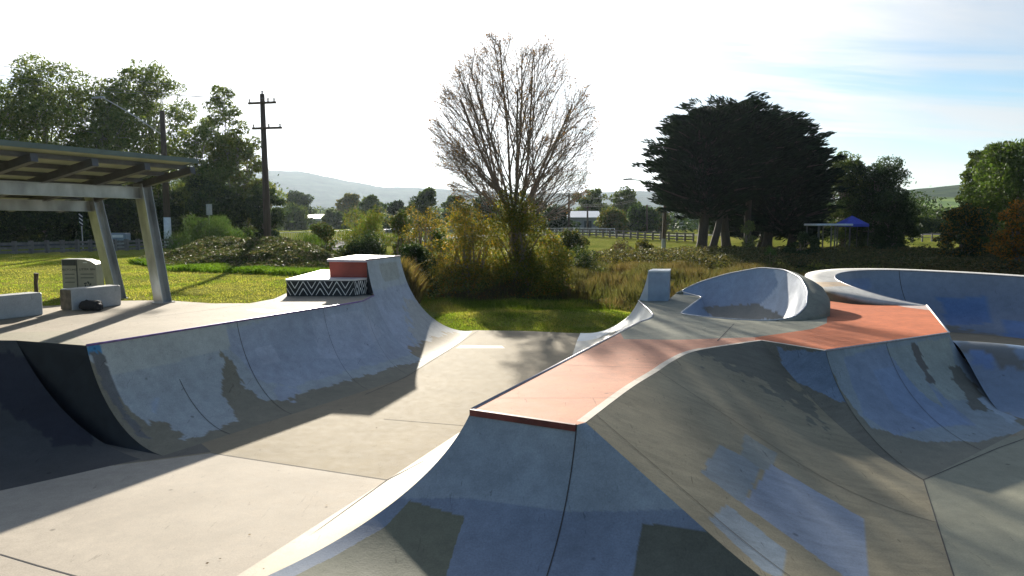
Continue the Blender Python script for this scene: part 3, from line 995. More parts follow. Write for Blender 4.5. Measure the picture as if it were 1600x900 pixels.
loft_obj('roll_over', mg, M_bowl, isl, (0.17, 0.225, 0.31),
         [([(1500, 530), (1570, 535), (1600, 560), (1600, 580), (1530, 560), (1490, 545)], (0.13, 0.125, 0.11), 2),
          ([(1515, 548), (1552, 552), (1555, 575), (1520, 570)], (0.12, 0.20, 0.38), 0.5),
          ([(1480, 590), (1540, 640), (1600, 660), (1600, 700), (1500, 690)], (0.2, 0.185, 0.14), 4)], 43)

# crater bowl
rim = [(4.10, 17.05, HR), (4.9, 19.0, HR), (5.66, 20.8, HR), (5.45, 21.3, HR + .03), (5.2, 21.75, HR + .08), (5.8, 21.65, 1.62), (6.5, 21.1, 1.92), (7.15, 20.2, 2.16), (7.5, 19.3, 2.16), (7.55, 18.35, 2.02),
       (7.3, 17.3, 1.78), (6.93, 16.45, 1.50), (6.45, 15.95, 1.29), (5.8, 15.8, HR), (5.1, 16.05, HR), (4.5, 16.5, HR)]
RIM = np.array(rim)
cenb = np.array([5.95, 18.05, 0.42])
bk = []
for p in np.vstack([RIM, RIM[:1]]):
    d = p - cenb; d[2] = 0
    foot = cenb + d * (0.22 if p[0] > 5.6 else 0.3)
    foot[2] = 0.42
    bk.append(arc(p, foot, 68 if p[2] > HR + .05 else 50, 44))
Gbowl = loft(bk, 0.07, False)
# round the linear corners of the rim by smoothing along u (closed)
arr = Gbowl[:-1]
for _ in range(8): arr = (np.roll(arr, 1, 0) + arr * 2 + np.roll(arr, -1, 0)) / 4
Gbowl = np.vstack([arr, arr[:1]])
RIMS = Gbowl[:, 0]
BLUEB = (0.27, 0.33, 0.43)
loft_obj('bowl', Gbowl, M_bowl, isl, BLUEB,
         [([(1205, 405), (1285, 410), (1285, 520), (1060, 515), (1110, 500), (1190, 475), (1216, 445)], (0.50, 0.53, 0.58), 0.3),  # sunlit sweep of the right inner wall, put into the colour
          ([(1095, 480), (1180, 474), (1210, 486), (1235, 500), (1120, 500)], (0.20, 0.185, 0.15), 1.0)], 51)
flo = [Gbowl[i, -1] for i in range(len(Gbowl) - 1)]
mesh_obj('bowl_floor', [np.array(p) for p in flo], [tuple(range(len(flo)))], M_wall, isl)
coping([p for p in RIMS[::2]] + [RIMS[0]], isl, 0.018, simple('rim_steel', (0.5, 0.5, 0.5), 0.35, 0.3, 0.2, 12), 0.004)
# thick outer shoulder of the crater
sel = [p for p in RIMS if p[2] > HR + 0.012]
# order from near right to far left
i0 = [i for i in range(len(RIMS)) if RIMS[i][2] > HR + 0.012]
sh = RIMS[i0]
outer = []
for i, p in enumerate(sh):
    t = sh[min(i + 1, len(sh) - 1)] - sh[max(i - 1, 0)]; nn = np.array([-t[1], t[0], 0]); nn /= np.linalg.norm(nn)
    if nn @ (p - cenb) < 0: nn = -nn
    w = 0.12 + 0.42 * sstep(0, 1, (p[2] - HR) / 0.45) * (0.35 + 0.65 * sstep(21.6, 19.5, p[1])) if False else 0.10 + 0.42 * min(1, (p[2] - HR) / 0.4)
    if p[1] > 19.5: w = min(w, 0.30)
    outer.append(np.array([p[0] + nn[0] * w, p[1] + nn[1] * w, max(HR, p[2] - 0.20 * min(1, (p[2] - HR) / 0.3))]))
outer = np.array(outer)
prof = []
for p, q in zip(sh, outer):
    r = [p * (1 - t) + q * t + np.array([0, 0, 0.05 * math.sin(math.pi * t) * min(1, (p[2] - HR) / .3)]) for t in np.linspace(0, 1, 10)]
    r += [np.array([q[0] * 1.0, q[1], q[2] * (1 - t) + (HR - 0.35) * t]) for t in np.linspace(0.12, 1, 6)]
    prof.append(r)
Gs = np.array(prof)
mesh_obj('bowl_shoulder', Gs.reshape(-1, 3), grid_faces(*Gs.shape[:2]), M_deck, isl, colors=np.tile((0.20, 0.205, 0.165), (Gs.shape[0] * Gs.shape[1], 1)), smooth=False)

# big bowl ring
inner = np.array([(11.1, 18.8, HR), (10.55, 19.2, 1.36), (10.1, 19.9, 1.5), (9.95, 20.8, 1.62), (10.05, 21.8, 1.72), (10.6, 22.8, 1.8), (11.6, 23.55, 1.84), (12.9, 23.8, 1.84), (14.3, 23.5, 1.8),
                  (15.6, 22.7, 1.76), (16.8, 21.3, 1.72), (17.6, 19.5, 1.7), (17.9, 17.5, 1.7), (17.6, 15, 1.7)])
inner[0] = [P3[0], P3[1], HR]
outr = np.array([(P3[0] - .28, P3[1] - .12, HR), (9.75, 18.95, 1.33), (9.15, 19.6, 1.47), (8.95, 20.6, 1.62), (9.15, 21.9, 1.74), (9.85, 23.2, 1.82), (11.2, 24.15, 1.86), (12.9, 24.3, 1.86), (14.5, 23.95, 1.82),
                 (15.9, 23.05, 1.78), (17.15, 21.5, 1.74), (18.0, 19.6, 1.72), (18.3, 17.5, 1.72), (18, 15, 1.72)])
bowl2 = thing('skate_bowl', 'large oval bowl with wide pale rim and deep blue inner wall, at the far right', 'skate bowl', (14, 19.5, 0))


def catmull(pts, m=10):
    pts = np.array(pts, float); out = []
    for i in range(len(pts) - 1):
        p0, p1, p2, p3 = pts[max(i - 1, 0)], pts[i], pts[i + 1], pts[min(i + 2, len(pts) - 1)]
        for j in range(m):
            t = j / m
            out.append(0.5 * ((2 * p1) + (-p0 + p2) * t + (2 * p0 - 5 * p1 + 4 * p2 - p3) * t * t + (-p0 + 3 * p1 - 3 * p2 + p3) * t ** 3))
    out.append(pts[-1]); return np.array(out)


inS, outS = catmull(inner), catmull(outr)
cen2 = np.array([14.2, 18.6, 0])
bk = []
for p in inS:
    d = cen2 - p; d[2] = 0; d /= np.linalg.norm(d)
    bk.append(arc(p, p * np.array([1, 1, 0]) + d * 1.75 + np.array([0, 0, 0.003]), 80, 40))
G2 = np.array(bk)
loft_obj('inner_wall', G2, M_bowl, bowl2, (0.20, 0.24, 0.31),
         [([(1280, 470), (1480, 508), (1640, 540), (1640, 580), (1400, 580)], (0.2, 0.18, 0.14), 2.0),
          ([(1318, 436), (1360, 436), (1360, 452), (1318, 452)], (0.16, 0.22, 0.36), 0.5),
          ([(1465, 465), (1545, 463), (1550, 505), (1480, 508)], (0.11, 0.19, 0.36), 1.0),
          ([(1570, 500), (1640, 500), (1640, 535), (1570, 530)], (0.12, 0.21, 0.40), 1.0)], 61)
seam_on(G2, 0.55, bowl2, 0.02)
ring = np.stack([inS, inS * 0.5 + outS * 0.5 + np.array([0, 0, 0.01]), outS, outS - np.array([0, 0, 0.09]), outS * np.array([1, 1, 0]) + np.array([0, 0, -0.3])], 1)
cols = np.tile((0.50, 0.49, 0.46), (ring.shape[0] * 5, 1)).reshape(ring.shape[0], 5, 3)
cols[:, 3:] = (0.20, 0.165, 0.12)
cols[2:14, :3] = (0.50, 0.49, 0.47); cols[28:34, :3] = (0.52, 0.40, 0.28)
V = ring.reshape(-1, 3)
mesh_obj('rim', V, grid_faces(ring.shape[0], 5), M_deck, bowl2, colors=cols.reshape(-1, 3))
coping(inS[::3], bowl2, 0.02, M_coping, -0.01)

# island deck with its paint zones, hole for the bowl
back = [(9.3, 19.1), (9.0, 19.7), (8.8, 20.6), (8.9, 21.6), (8.0, 22.0), (6.5, 22.2), (5.2, 22.1), (BK[2][0] + .02, BK[2][1] + .05), (BTf[0], BTf[1])]
lip3 = [tuple(Gl2[i, 0][:2]) for i in range(0, len(Gl2), 5)] + [tuple(Gl2[-1, 0][:2])]
righttop = [tuple(Gr[i, 0][:2]) for i in range(0, len(Gr), 6)] + [tuple(Gr[-1, 0][:2])]
island_outer = [tuple(a_[:2]), tuple(b_s[:2])] + righttop + [tuple(P1[:2]), tuple(P2[:2]), tuple(P3[:2]), (10.8, 18.72)] + back + lip3[::-1]
hole = [tuple(p[:2]) for p in RIMS[:-1:2]]
edge_r = [np.array(p) for p in righttop] + [P1[:2]]
inner_edge = []
for i, p in enumerate(edge_r):
    t = edge_r[min(i + 1, len(edge_r) - 1)] - edge_r[max(i - 1, 0)]; t /= np.linalg.norm(t)
    w = 0.11 if i < len(edge_r) * 0.75 else 0.07
    inner_edge.append(tuple(p + np.array([-t[1], t[0]]) * w))
ORANGE = (0.47, 0.135, 0.055); SALMON = (0.50, 0.24, 0.155); GG = (0.26, 0.255, 0.195)
zones = [
    (pp([(720, 640), (905, 680), (1060, 590), (1100, 560), (1230, 560), (1230, 524), (1180, 527), (1060, 531), (975, 530), (960, 505)], HR), SALMON),
    (pp([(1180, 545), (1180, 527), (1270, 514), (1292, 505), (1294, 466), (1300, 440), (1560, 470), (1560, 530), (1290, 590)], HR), ORANGE),
    (pp([(1395, 476), (1450, 474), (1462, 486), (1415, 480)], HR), (0.5, 0.4, 0.36)),
    ([tuple(p) for p in edge_r] + inner_edge[::-1], (0.56, 0.50, 0.42)),
]
deck_i = flat('deck', island_outer, [hole], zones, GG, HR + 0.001, M_deck, isl, thickness=0.7,
              skip_edges=tuple(range(0, len(righttop) + 4)))
coping([a_, c1] + [p for p in Gl2[::8, 0]] + [Gl2[-1, 0]], isl, 0.022)
coping([P1, P2], isl, 0.02); coping([P2, P3], isl, 0.02, M_white)
mb = MB(); mid = (a_ + b_) / 2; t = (b_s - a_) / np.linalg.norm(b_s - a_)
mb.box(((a_ + b_s) / 2) + np.array([-0.012, -0.02, -0.025]), (np.linalg.norm(b_s - a_), 0.05, 0.075), t)
mb.build('lip_band', M_maroon, isl)
joint_line([P(845 + 0, 590, HR), P(1010, 603, HR)][0:2] if False else [P(872, 570, HR), P(1035, 576, HR)], HR + 0.005, isl, 0.008)
joint_line([P(1121, 533, HR), P(1147, 506, HR)], HR + 0.005, isl, 0.02)
joint_line([P(770, 622, HR), P(962, 622, HR)], HR + 0.005, isl, 0.006)
coping([P(1063, 489, HR), P(1097, 464, HR)], isl, 0.02)


# ---------------------------------------------------------------- vegetation builders
def quads_obj(name, c, u, v, col, mat, parent):
    """one small leaf per row: centre c, half axes u, v (world)"""
    n = len(c)
    V = np.stack([c - u, c + v * 0.9, c + u, c - v * 0.9], 1).reshape(-1, 3)
    F = np.arange(n * 4, dtype=np.int32).reshape(n, 4)
    return mesh_obj(name, V, F, mat, parent, colors=np.repeat(col, 4, 0))


def rand_dirs(n, r):
    d = r.normal(size=(n, 3)); return d / np.linalg.norm(d, axis=1)[:, None]


def leaf_cloud(r, centres, radii, per, size, cols, flat=1.0, aspect=0.45, shell=0.35, dirbias=None):
    """leaf clumps: centres (k,3), radii (k,3)"""
    k = len(centres)
    w = (radii[:, 0] * radii[:, 1] * radii[:, 2]) ** (2 / 3.0); cnt = np.maximum(8, (per * k * w / w.sum()).astype(int))
    idx = np.repeat(np.arange(k), cnt); n = len(idx)
    d = rand_dirs(n, r); rad = (r.random(n) ** (1 / 3.0)) * (1 - shell) + shell * 1.0
    rad = np.where(r.random(n) < 0.12, rad * 1.22, rad)
    c = centres[idx] + d * radii[idx] * rad[:, None]
    u = rand_dirs(n, r)
    u[:, 2] *= flat
    if dirbias is not None: u = u * 0.55 + dirbias(c, idx) * 1.0
    u /= np.linalg.norm(u, axis=1)[:, None]
    v = np.cross(u, rand_dirs(n, r)); v /= np.linalg.norm(v, axis=1)[:, None] + 1e-9
    s = size * (0.6 + 0.8 * r.random(n))[:, None]
    cols = np.array(cols, float)
    tone = cols[r.integers(0, len(cols), n)]
    kt = 0.75 + 0.5 * r.random(k)
    tone = tone * kt[idx][:, None] * (0.8 + 0.4 * r.random(n))[:, None]
    return c, u * s, v * s * aspect, tone


def limb(p, q, r0_, r1_, r, sag=0.1, n=5):
    p = np.array(p, float); q = np.array(q, float); L = np.linalg.norm(q - p)
    pts = []
    off = r.normal(size=3) * L * 0.05
    for i in range(n + 1):
        t = i / n
        pts.append(p * (1 - t) + q * t + off * math.sin(math.pi * t) + np.array([0, 0, L * sag * math.sin(math.pi * t)]))
    rad = [r0_ * (1 - i / n) + r1_ * i / n for i in range(n + 1)]
    return pts, rad


GUM = [(0.055, 0.085, 0.024), (0.075, 0.11, 0.03), (0.042, 0.068, 0.024), (0.10, 0.125, 0.04)]
DARK = [(0.028, 0.050, 0.020), (0.040, 0.065, 0.025), (0.020, 0.038, 0.018)]
GREENB = [(0.060, 0.110, 0.022), (0.085, 0.135, 0.03), (0.045, 0.085, 0.02)]
GOLD = [(0.36, 0.23, 0.035), (0.28, 0.20, 0.035), (0.18, 0.17, 0.034), (0.12, 0.13, 0.028), (0.28, 0.125, 0.02)]
OLIVE = [(0.09, 0.10, 0.025), (0.12, 0.12, 0.03), (0.065, 0.08, 0.022), (0.16, 0.13, 0.035)]


def tree(name, label, px, d, top_py, width_px, cols, seed, base=None, clumps=26, per=9000, leaf=0.10, trunk_r=0.25, low=0.25,
         cat='tree', group=None, open_=0.5, bark=None, lean=0.0, flatc=0.75, z=None, clump_r=0.17, shape='round', mat=None, trunks=1):
    r = np.random.default_rng(seed)
    x, y = at(px, d)[:2]
    g = tz(x, y) if z is None else z
    loc = at(px, d, g); loc[2] = g - 0.05
    H = (345 - top_py) / FPX * d + CZ - g
    W = width_px / FPX * d
    t = thing(name, label, cat, loc, group)
    loc = np.array(loc)
    cen = []; rad = []
    zlo = g + H * low
    for i in range(clumps):
        f = (i + 0.5) / clumps
        zz = zlo + (g + H - zlo) * (f ** 0.85)
        h = (zz - zlo) / (g + H - zlo)
        if shape == 'round': env = math.sqrt(max(0.05, 1 - (2 * h - 0.95) ** 2 * 0.9))
        elif shape == 'cone': env = max(0.12, 1 - h * 0.9)
        elif shape == 'vase': env = 0.35 + 0.65 * math.sin(min(1, h * 1.15) * math.pi * 0.62)
        else: env = 0.8
        a = i * 2.399963 + r.normal() * 0.4
        rr = W * clump_r * (0.7 + 0.7 * r.random())
        q = max(0.0, env * W / 2 - rr * 0.75) * (0.35 + 0.65 * r.random())
        cen.append([loc[0] + lean * H * h + math.cos(a) * q, loc[1] + math.sin(a) * q * 0.9, zz - min(rr, H * .3) * flatc * 1.15])
        rad.append([rr * 1.15, rr * 1.15, rr * flatc])
    cen = np.array(cen); rad = np.array(rad)
    # each clump breaks up into smaller sprays
    sub = 5
    sc_c = np.repeat(cen, sub, 0) + rand_dirs(len(cen) * sub, r) * np.repeat(rad, sub, 0) * 0.85
    sc_r = np.repeat(rad, sub, 0) * (0.38 + 0.30 * r.random((len(cen) * sub, 1)))
    c, u, v, tone = leaf_cloud(r, sc_c, sc_r, max(6, int(per * 1.7) // (len(cen) * sub)), leaf, cols)
    m = MB()
    for k in range(trunks):
        dx = (k - (trunks - 1) / 2) * trunk_r * 2.6
        topz = g + H * (0.62 if shape != 'cone' else 0.95)
        base_p = np.array([loc[0] + dx, loc[1] + r.normal() * trunk_r * (trunks > 1), g - 0.3])
        tp = np.array([loc[0] + dx * 2 + lean * H * .6, loc[1], topz])
        pts, rd = limb(base_p, tp, trunk_r * 1.25, trunk_r * 0.35, r, 0, 7)
        rd[0] *= 1.25
        m.tube(pts, rd, 8)
        for i in range(k, len(cen), trunks):
            hz = g + (cen[i][2] - g) * (0.45 + 0.25 * r.random())
            ft = min(1, max(0.05, (hz - base_p[2]) / (topz - base_p[2])))
            st = base_p * (1 - ft) + tp * ft
            p_, r_ = limb(st, cen[i], trunk_r * (0.42 - 0.2 * ft), 0.02, r, 0.06, 4)
            m.tube(p_, r_, 5, False)
            for j in range(3):
                e = sc_c[i * sub + j]
                p_, r_ = limb(p_[3], e, 0.035, 0.012, r, 0.05, 2); m.tube(p_, r_, 4, False)
                p_ = limb(st, cen[i], 1, 1, np.random.default_rng(seed + i), 0.06, 4)[0]
    m.build('trunk', bark or M_bark, t, smooth=True)
    quads_obj('crown', c, u, v, tone, mat or M_leaf, t)
    return t


def shrub(name, label, px, d, top_py, width_px, cols, seed, per=5000, leaf=0.05, cat='shrub', group=None, z=None, clumps=14, mat=None, depth=None, aspect=0.45, up=0.0):
    r = np.random.default_rng(seed)
    x, y = at(px, d)[:2]; g = tz(x, y) if z is None else z
    loc = at(px, d, g); H = (345 - top_py) / FPX * d + CZ - g; W = width_px / FPX * d
    t = thing(name, label, cat, (loc[0], loc[1], g - 0.03), group)
    D = depth or W * 0.7
    k = clumps
    a = r.random(k) * 2 * math.pi; q = np.sqrt(r.random(k)); q[:max(2, k // 5)] *= 0.25
    dd = np.stack([np.cos(a) * q, np.sin(a) * q], 1)
    hh = np.sqrt(np.clip(1 - q ** 2 * 0.85, 0.05, 1)) * (0.82 + 0.18 * r.random(k))
    rr = min(W, H * 2) * 0.2 * (0.7 + 0.6 * r.random(k))
    cen = np.stack([loc[0] + dd[:, 0] * (W / 2 - rr * .6), loc[1] + dd[:, 1] * D / 2, g + np.maximum(H * hh - rr * 0.75, rr * 0.5)], 1)
    low = cen.copy(); low[:, 2] = g + (cen[:, 2] - g) * 0.4
    cen = np.vstack([cen, low]); rad = np.tile(rr, 2)[:, None] * np.array([1.2, 1.2, 1.0])
    sc_c = np.repeat(cen, 3, 0) + rand_dirs(len(cen) * 3, r) * np.repeat(rad, 3, 0) * .7
    sc_r = np.repeat(rad, 3, 0) * (0.35 + .35 * r.random((len(cen) * 3, 1)))
    db = (lambda c, i: np.tile([0, 0, up], (len(c), 1))) if up else None
    c, u, v, tone = leaf_cloud(r, sc_c, sc_r, max(5, per // len(sc_c)), leaf, cols, aspect=aspect, dirbias=db)
    m = MB()
    for i in range(0, k):
        b0 = np.array([loc[0] + r.normal() * W * 0.05, loc[1] + r.normal() * D * .05, g - 0.15])
        p_, r_ = limb(b0, cen[i], 0.035 * max(1, H / 2), 0.008, r, 0.08, 4); m.tube(p_, r_, 5, False)
    m.build('stem', M_twig, t, smooth=True)
    quads_obj('foliage', c, u, v, tone, mat or M_leaf, t)
    return t


# ---------------------------------------------------------------- the big bare tree
def bare_tree():
    r = np.random.default_rng(42)
    loc = at(803, 34, 0); g = tz(*loc[:2]); loc[2] = g
    t = thing('plane_tree', 'tall nearly leafless fan-shaped tree rising from golden bushes in the centre', 'tree', loc)
    m = MB(); leaves = []
    H = (345 - 76) / FPX * 34 + CZ - g
    top = g + H
    cz_, RX = g + H * 0.62, 238 / 2 / FPX * 34

    def inside(p):
        e = ((p[0] - loc[0] - 0.0) / (RX * 1.04)) ** 2 + ((p[1] - loc[1]) / (RX * 1.0)) ** 2 + ((p[2] - cz_) / (top - cz_)) ** 2
        return e
    def grow(p, d, L, r0_, lev, az):
        n = 12 if lev < 2 else (8 if lev == 2 else 5)
        pts = [p]; rad = [r0_]; q = p.copy(); dd = d.copy()
        endr = r0_ * (0.42 if lev < 3 else 0.5)
        for i in range(n):
            dd = dd + r.normal(size=3) * (0.035 if lev < 2 else 0.06) + np.array([0, 0, (0.012 if lev < 2 else 0.05)]); dd /= np.linalg.norm(dd)
            q = q + dd * L / n
            pts.append(q.copy()); rad.append(r0_ + (endr - r0_) * (i + 1) / n)
            if inside(q) > 0.92 + 0.14 * r.random() and lev > 0: break
            if q[2] > top - 0.25 * r.random(): break
        m.tube(pts, rad, 7 if lev == 0 else (6 if lev == 1 else (4 if lev == 2 else 3)), False)
        if lev >= 4:
            for k in range(2):
                if r.random() < 0.75: leaves.append(pts[r.integers(1, len(pts))] + r.normal(size=3) * 0.05)
            return
        nk = [7, 9, 7, 5][min(lev, 3)]
        for k in range(nk):
            f = 0.18 + 0.82 * (k + r.random() * 0.8) / nk
            i = min(int(f * (len(pts) - 1)), len(pts) - 2); tt = f * (len(pts) - 1) - i
            tt = min(max(tt, 0), 1)
            b = pts[i] * (1 - tt) + pts[i + 1] * tt
            ax = pts[i + 1] - pts[i]; ax /= np.linalg.norm(ax)
            s = np.cross(ax, rand_dirs(1, r)[0]); s /= np.linalg.norm(s)
            out = np.array([b[0] - loc[0], b[1] - loc[1], 0]); out /= np.linalg.norm(out) + 1e-6
            ang = 0.42 + 0.32 * r.random()
            nd = ax * math.cos(ang) + (s + out * 0.45) / np.linalg.norm(s + out * .45) * math.sin(ang)
            nd /= np.linalg.norm(nd)
            grow(b, nd, L * (0.52 + 0.2 * r.random()) * (1 - 0.3 * f), max(rad[i] * 0.52, 0.0055), lev + 1, 0)
    # short bole, then long ascending leaders
    bole = [loc + np.array([0, 0, -0.3]), loc + np.array([0.02, 0, 1.5]), loc + np.array([-0.03, 0, 3.4])]
    m.tube(bole, [0.36, 0.26, 0.24], 10)
    lead = [(-0.52, 0.1, 6.6), (-0.40, -0.25, 7.4), (-0.20, 0.2, 8.2), (-0.06, -0.15, 8.9), (0.09, 0.15, 8.8), (0.24, -0.15, 8.3), (0.42, 0.22, 7.3),
            (0.52, -0.1, 6.6), (-0.3, 0.6, 6.8), (0.32, 0.6, 6.8), (0.05, -0.65, 6.8), (-0.95, 0.1, 4.6), (0.98, -0.1, 4.4), (0.85, 0.4, 4.6), (-0.8, -0.4, 4.6)]
    for k, (sx, sy, L) in enumerate(lead):
        d = np.array([sx, sy, 1.0]); d /= np.linalg.norm(d)
        hb = 3.0 + r.random() * 0.8 - (0.3 if L < 5 else 0)
        grow(loc + np.array([sx * 0.15, sy * 0.15, hb]), d, L * 0.95, 0.080 if L > 5 else 0.045, 1, 0)
    for k in range(15):     # side boughs that round out the bottom of the crown
        a = k * 2.4; sl = 0.35 + 0.25 * r.random(); d = np.array([math.cos(a), math.sin(a), sl]); d /= np.linalg.norm(d)
        grow(loc + np.array([0.12 * math.cos(a), 0.12 * math.sin(a), 3.1 + 0.13 * k]), d, 3.9 - 0.05 * k, 0.042, 1 + (k % 3 > 0), 0)
    for k in range(5):      # low drooping boughs over the grass on the right
        a = math.radians(-35 + 18 * k); d = np.array([math.cos(a), math.sin(a) * .8, 0.10 + 0.08 * r.random()]); d /= np.linalg.norm(d)
        grow(loc + np.array([0.1, 0, 0.7 + 0.35 * k]), d, 5.2 - 0.4 * k, 0.07, 2, 0)
    m.build('trunk', M_twig, t, smooth=True)
    lv = np.array(leaves); n = len(lv)
    k = r.random(n) < np.where(lv[:, 0] < loc[0] + 1.0, 0.95, 0.7)
    lv = lv[k]; n = len(lv)
    c = np.vstack([lv, lv[: n // 2] + r.normal(size=(n // 2, 3)) * 0.06]); n = len(c)
    u = rand_dirs(n, r); v = np.cross(u, rand_dirs(n, r)); v /= np.linalg.norm(v, axis=1)[:, None]
    s = 0.034 * (0.6 + 0.8 * r.random(n))[:, None]
    col = np.array([(0.20, 0.10, 0.05), (0.26, 0.15, 0.06), (0.15, 0.08, 0.05)])[r.integers(0, 3, n)]
    quads_obj('leaves', c, u * s, v * s * 0.7, col, M_leafdry, t)
    return t


bare_tree()

# golden understorey round its foot
gsh = 'golden bushes under the bare tree'
shrub('golden_bush', 'dense golden brown bush wrapping the foot of the bare tree', 812, 33.4, 292, 135, [GOLD[1], GOLD[2], GOLD[3], (0.11, 0.14, 0.025), (0.07, 0.10, 0.02)], 71, per=34000, leaf=0.055, group=gsh, clumps=26, depth=3.0)
shrub('golden_bush', 'broad rusty golden bush left of the bare tree trunk', 735, 33.0, 318, 125, GOLD[:4] + [(0.12, 0.14, 0.03)], 72, per=22000, leaf=0.055, group=gsh, clumps=22, depth=2.6)
shrub('golden_bush', 'low olive gold bush right of the bare tree trunk', 862, 34.2, 365, 70, GOLD[2:] + OLIVE, 73, per=6000, leaf=0.05, group=gsh, clumps=12, depth=2.0)
shrub('golden_bush', 'thin yellow sapling between the green wattle and the golden bushes', 664, 38, 312, 80, OLIVE + GOLD[:2], 74, per=5500, leaf=0.055, group=gsh, clumps=14, depth=2.5)

# ---------------------------------------------------------------- big cypress clump
def cypress(label, px, d, top_py, width_px, seed, trunks, low=0.26):
    r = np.random.default_rng(seed)
    x, y = at(px, d)[:2]; g = tz(x, y); loc = at(px, d, g); loc[2] = g - 0.05
    H = (345 - top_py) / FPX * d + CZ - g; W = width_px / FPX * d
    t = thing('cypress_tree', label, 'tree', loc, 'cypress trees in one dark clump')
    m = MB(); C, R, DIR = [], [], []
    nl = 15
    for li in range(nl):
        h = low + (1 - low) * (li / (nl - 1)) ** 0.9
        hh = (h - low) / (1 - low)
        env = math.sqrt(max(0.04, 1 - (max(hh - 0.34, 0) / 0.68) ** 2.3)) * (0.78 + 0.22 * sstep(0, 0.25, hh))
        nb = 12
        for b in range(nb):
            a = b / nb * 2 * math.pi + li * 0.7 + r.normal() * 0.18
            reach = env * W / 2 * (0.66 + 0.42 * r.random())
            q = 0.1
            st = np.array([loc[0], loc[1], g + H * max(0.15, h - 0.12)])
            e = np.array([loc[0] + math.cos(a) * reach, loc[1] + math.sin(a) * reach * 0.8, g + H * h * 0.97 + 0.02 * H * r.normal()])
            if li % 2 == 0: 
                p_, r_ = limb(st, e, 0.14, 0.02, r, 0.04, 4); m.tube(p_, r_, 5, False)
            for s in np.linspace(0.30, 1.0, 7):
                c = st * (1 - s) + e * s; c[2] += 0.25 * r.normal()
                C.append(c + r.normal(size=3) * np.array([.35, .35, .12]))
                w = W * 0.055 * (0.8 + 0.5 * r.random())
                R.append([w, w, w * 0.26]); DIR.append([math.cos(a), math.sin(a), 0.30])
    C, R, DIR = np.array(C), np.array(R), np.array(DIR)
    c, u, v, tone = leaf_cloud(r, C, R, 30, 0.34, [(0.010, 0.021, 0.012), (0.016, 0.032, 0.017), (0.007, 0.014, 0.010)], aspect=0.20,
                               dirbias=lambda c, i: DIR[i] * 1.5)
    for k, (dx, rr, ln) in enumerate(trunks):
        b0 = np.array([loc[0] + dx, loc[1] - 0.3 * (k % 2), g - 0.3]); tp = b0 + np.array([ln, 0, H * 0.8])
        pts, rd = limb(b0, tp, rr, rr * 0.35, r, 0, 8); rd[0] *= 1.35; m.tube(pts, rd, 10)
    m.build('trunk', simple('cypress_bark', (0.055, 0.043, 0.036), 0.9, 0, 0.35, 5, 0.7, stretch=(4, 4, 0.3)), t, smooth=True)
    quads_obj('crown', c, u, v, tone, M_needle, t)


cypress('leftmost dark cypress of the clump with twin bare trunks', 1098, 64, 172, 190, 81, [(-0.2, 0.5, -0.6), (0.5, 0.36, 0.9)], 0.38)
cypress('tallest dark cypress in the middle of the clump', 1150, 67, 160, 205, 82, [(-0.75, 0.48, 0.2), (1.1, 0.38, 0.8)], 0.47)
cypress('right hand dark cypress of the clump, spreading over the picnic area', 1222, 70, 186, 170, 83, [(-1.6, 0.5, 0.9), (0.6, 0.45, 0.6)], 0.18)
cypress('smaller cypress filling the back of the dark clump', 1190, 76, 215, 220, 84, [(0.0, 0.45, 0.4)], 0.12)

# ---------------------------------------------------------------- left gum trees
gum = 'tall gum trees on the left'
GUML = [(0.11, 0.155, 0.045), (0.15, 0.195, 0.06), (0.08, 0.12, 0.038), (0.18, 0.205, 0.075)]  # gum greens lightened; the wash of sun glare is in the colour
tree('gum_tree', 'gum tree at the left edge with open top above the shelter roof', -10, 62, 122, 270, GUML, 101, clumps=40, per=15000, leaf=0.15, group=gum, bark=M_greybark, trunk_r=0.4, clump_r=0.13)
tree('gum_tree', 'tall gum tree with rounded crown, second from the left edge', 82, 64, 95, 225, GUML, 102, clumps=40, per=15000, leaf=0.15, group=gum, bark=M_greybark, trunk_r=0.4, clump_r=0.13)
tree('gum_tree', 'broad gum tree behind the shelter corner, lower than its neighbours', 165, 66, 120, 225, GUML, 103, clumps=40, per=15000, leaf=0.15, group=gum, bark=M_greybark, trunk_r=0.4, clump_r=0.13)
tree('gum_tree', 'gum tree with a tall narrow top left of the utility pole', 244, 70, 95, 150, GUML, 104, clumps=30, per=10500, leaf=0.15, group=gum, bark=M_greybark, trunk_r=0.35, clump_r=0.15)
tree('gum_tree', 'thin airy gum tree with wispy clumps beside the utility pole', 352, 72, 135, 84, GUML, 105, clumps=15, per=4500, leaf=0.14, group=gum, bark=M_greybark, trunk_r=0.22, clump_r=0.15, low=0.4, open_=0.9)
tree('gum_tree', 'bushy gum tree right behind the utility pole', 380, 68, 196, 112, GUML + OLIVE[:2], 106, clumps=24, per=14000, leaf=0.14, group=gum, bark=M_greybark, trunk_r=0.3, low=0.08)
tree('gum_tree', 'lower dense gum tree between the lamp post and the utility pole', 312, 66, 190, 160, GUML, 107, clumps=24, per=14000, leaf=0.14, group=gum, bark=M_greybark, trunk_r=0.3, low=0.06)
under = 'dark undergrowth trees behind the left rail fence'
for i, (px, tp, w, lb_) in enumerate([(-20, 300, 150, 'dark low tree behind the rail fence at the left edge'), (75, 290, 150, 'dark low tree behind the rail fence, second from the left'),
                                      (165, 285, 140, 'dark low tree behind the striped marker'), (240, 275, 120, 'dark low tree behind the grey cabinet'), (330, 270, 130, 'dark low tree behind the green broom shrub'),
                                      (415, 290, 70, 'drooping willow-like tree behind the utility pole foot')]):
    tree('understorey_tree', lb_, px, 60 + i * 0.8, tp, w, DARK + GUM[:1], 120 + i, clumps=16, per=8000, leaf=0.15, low=0.02, trunk_r=0.16, group=under, clump_r=0.2)

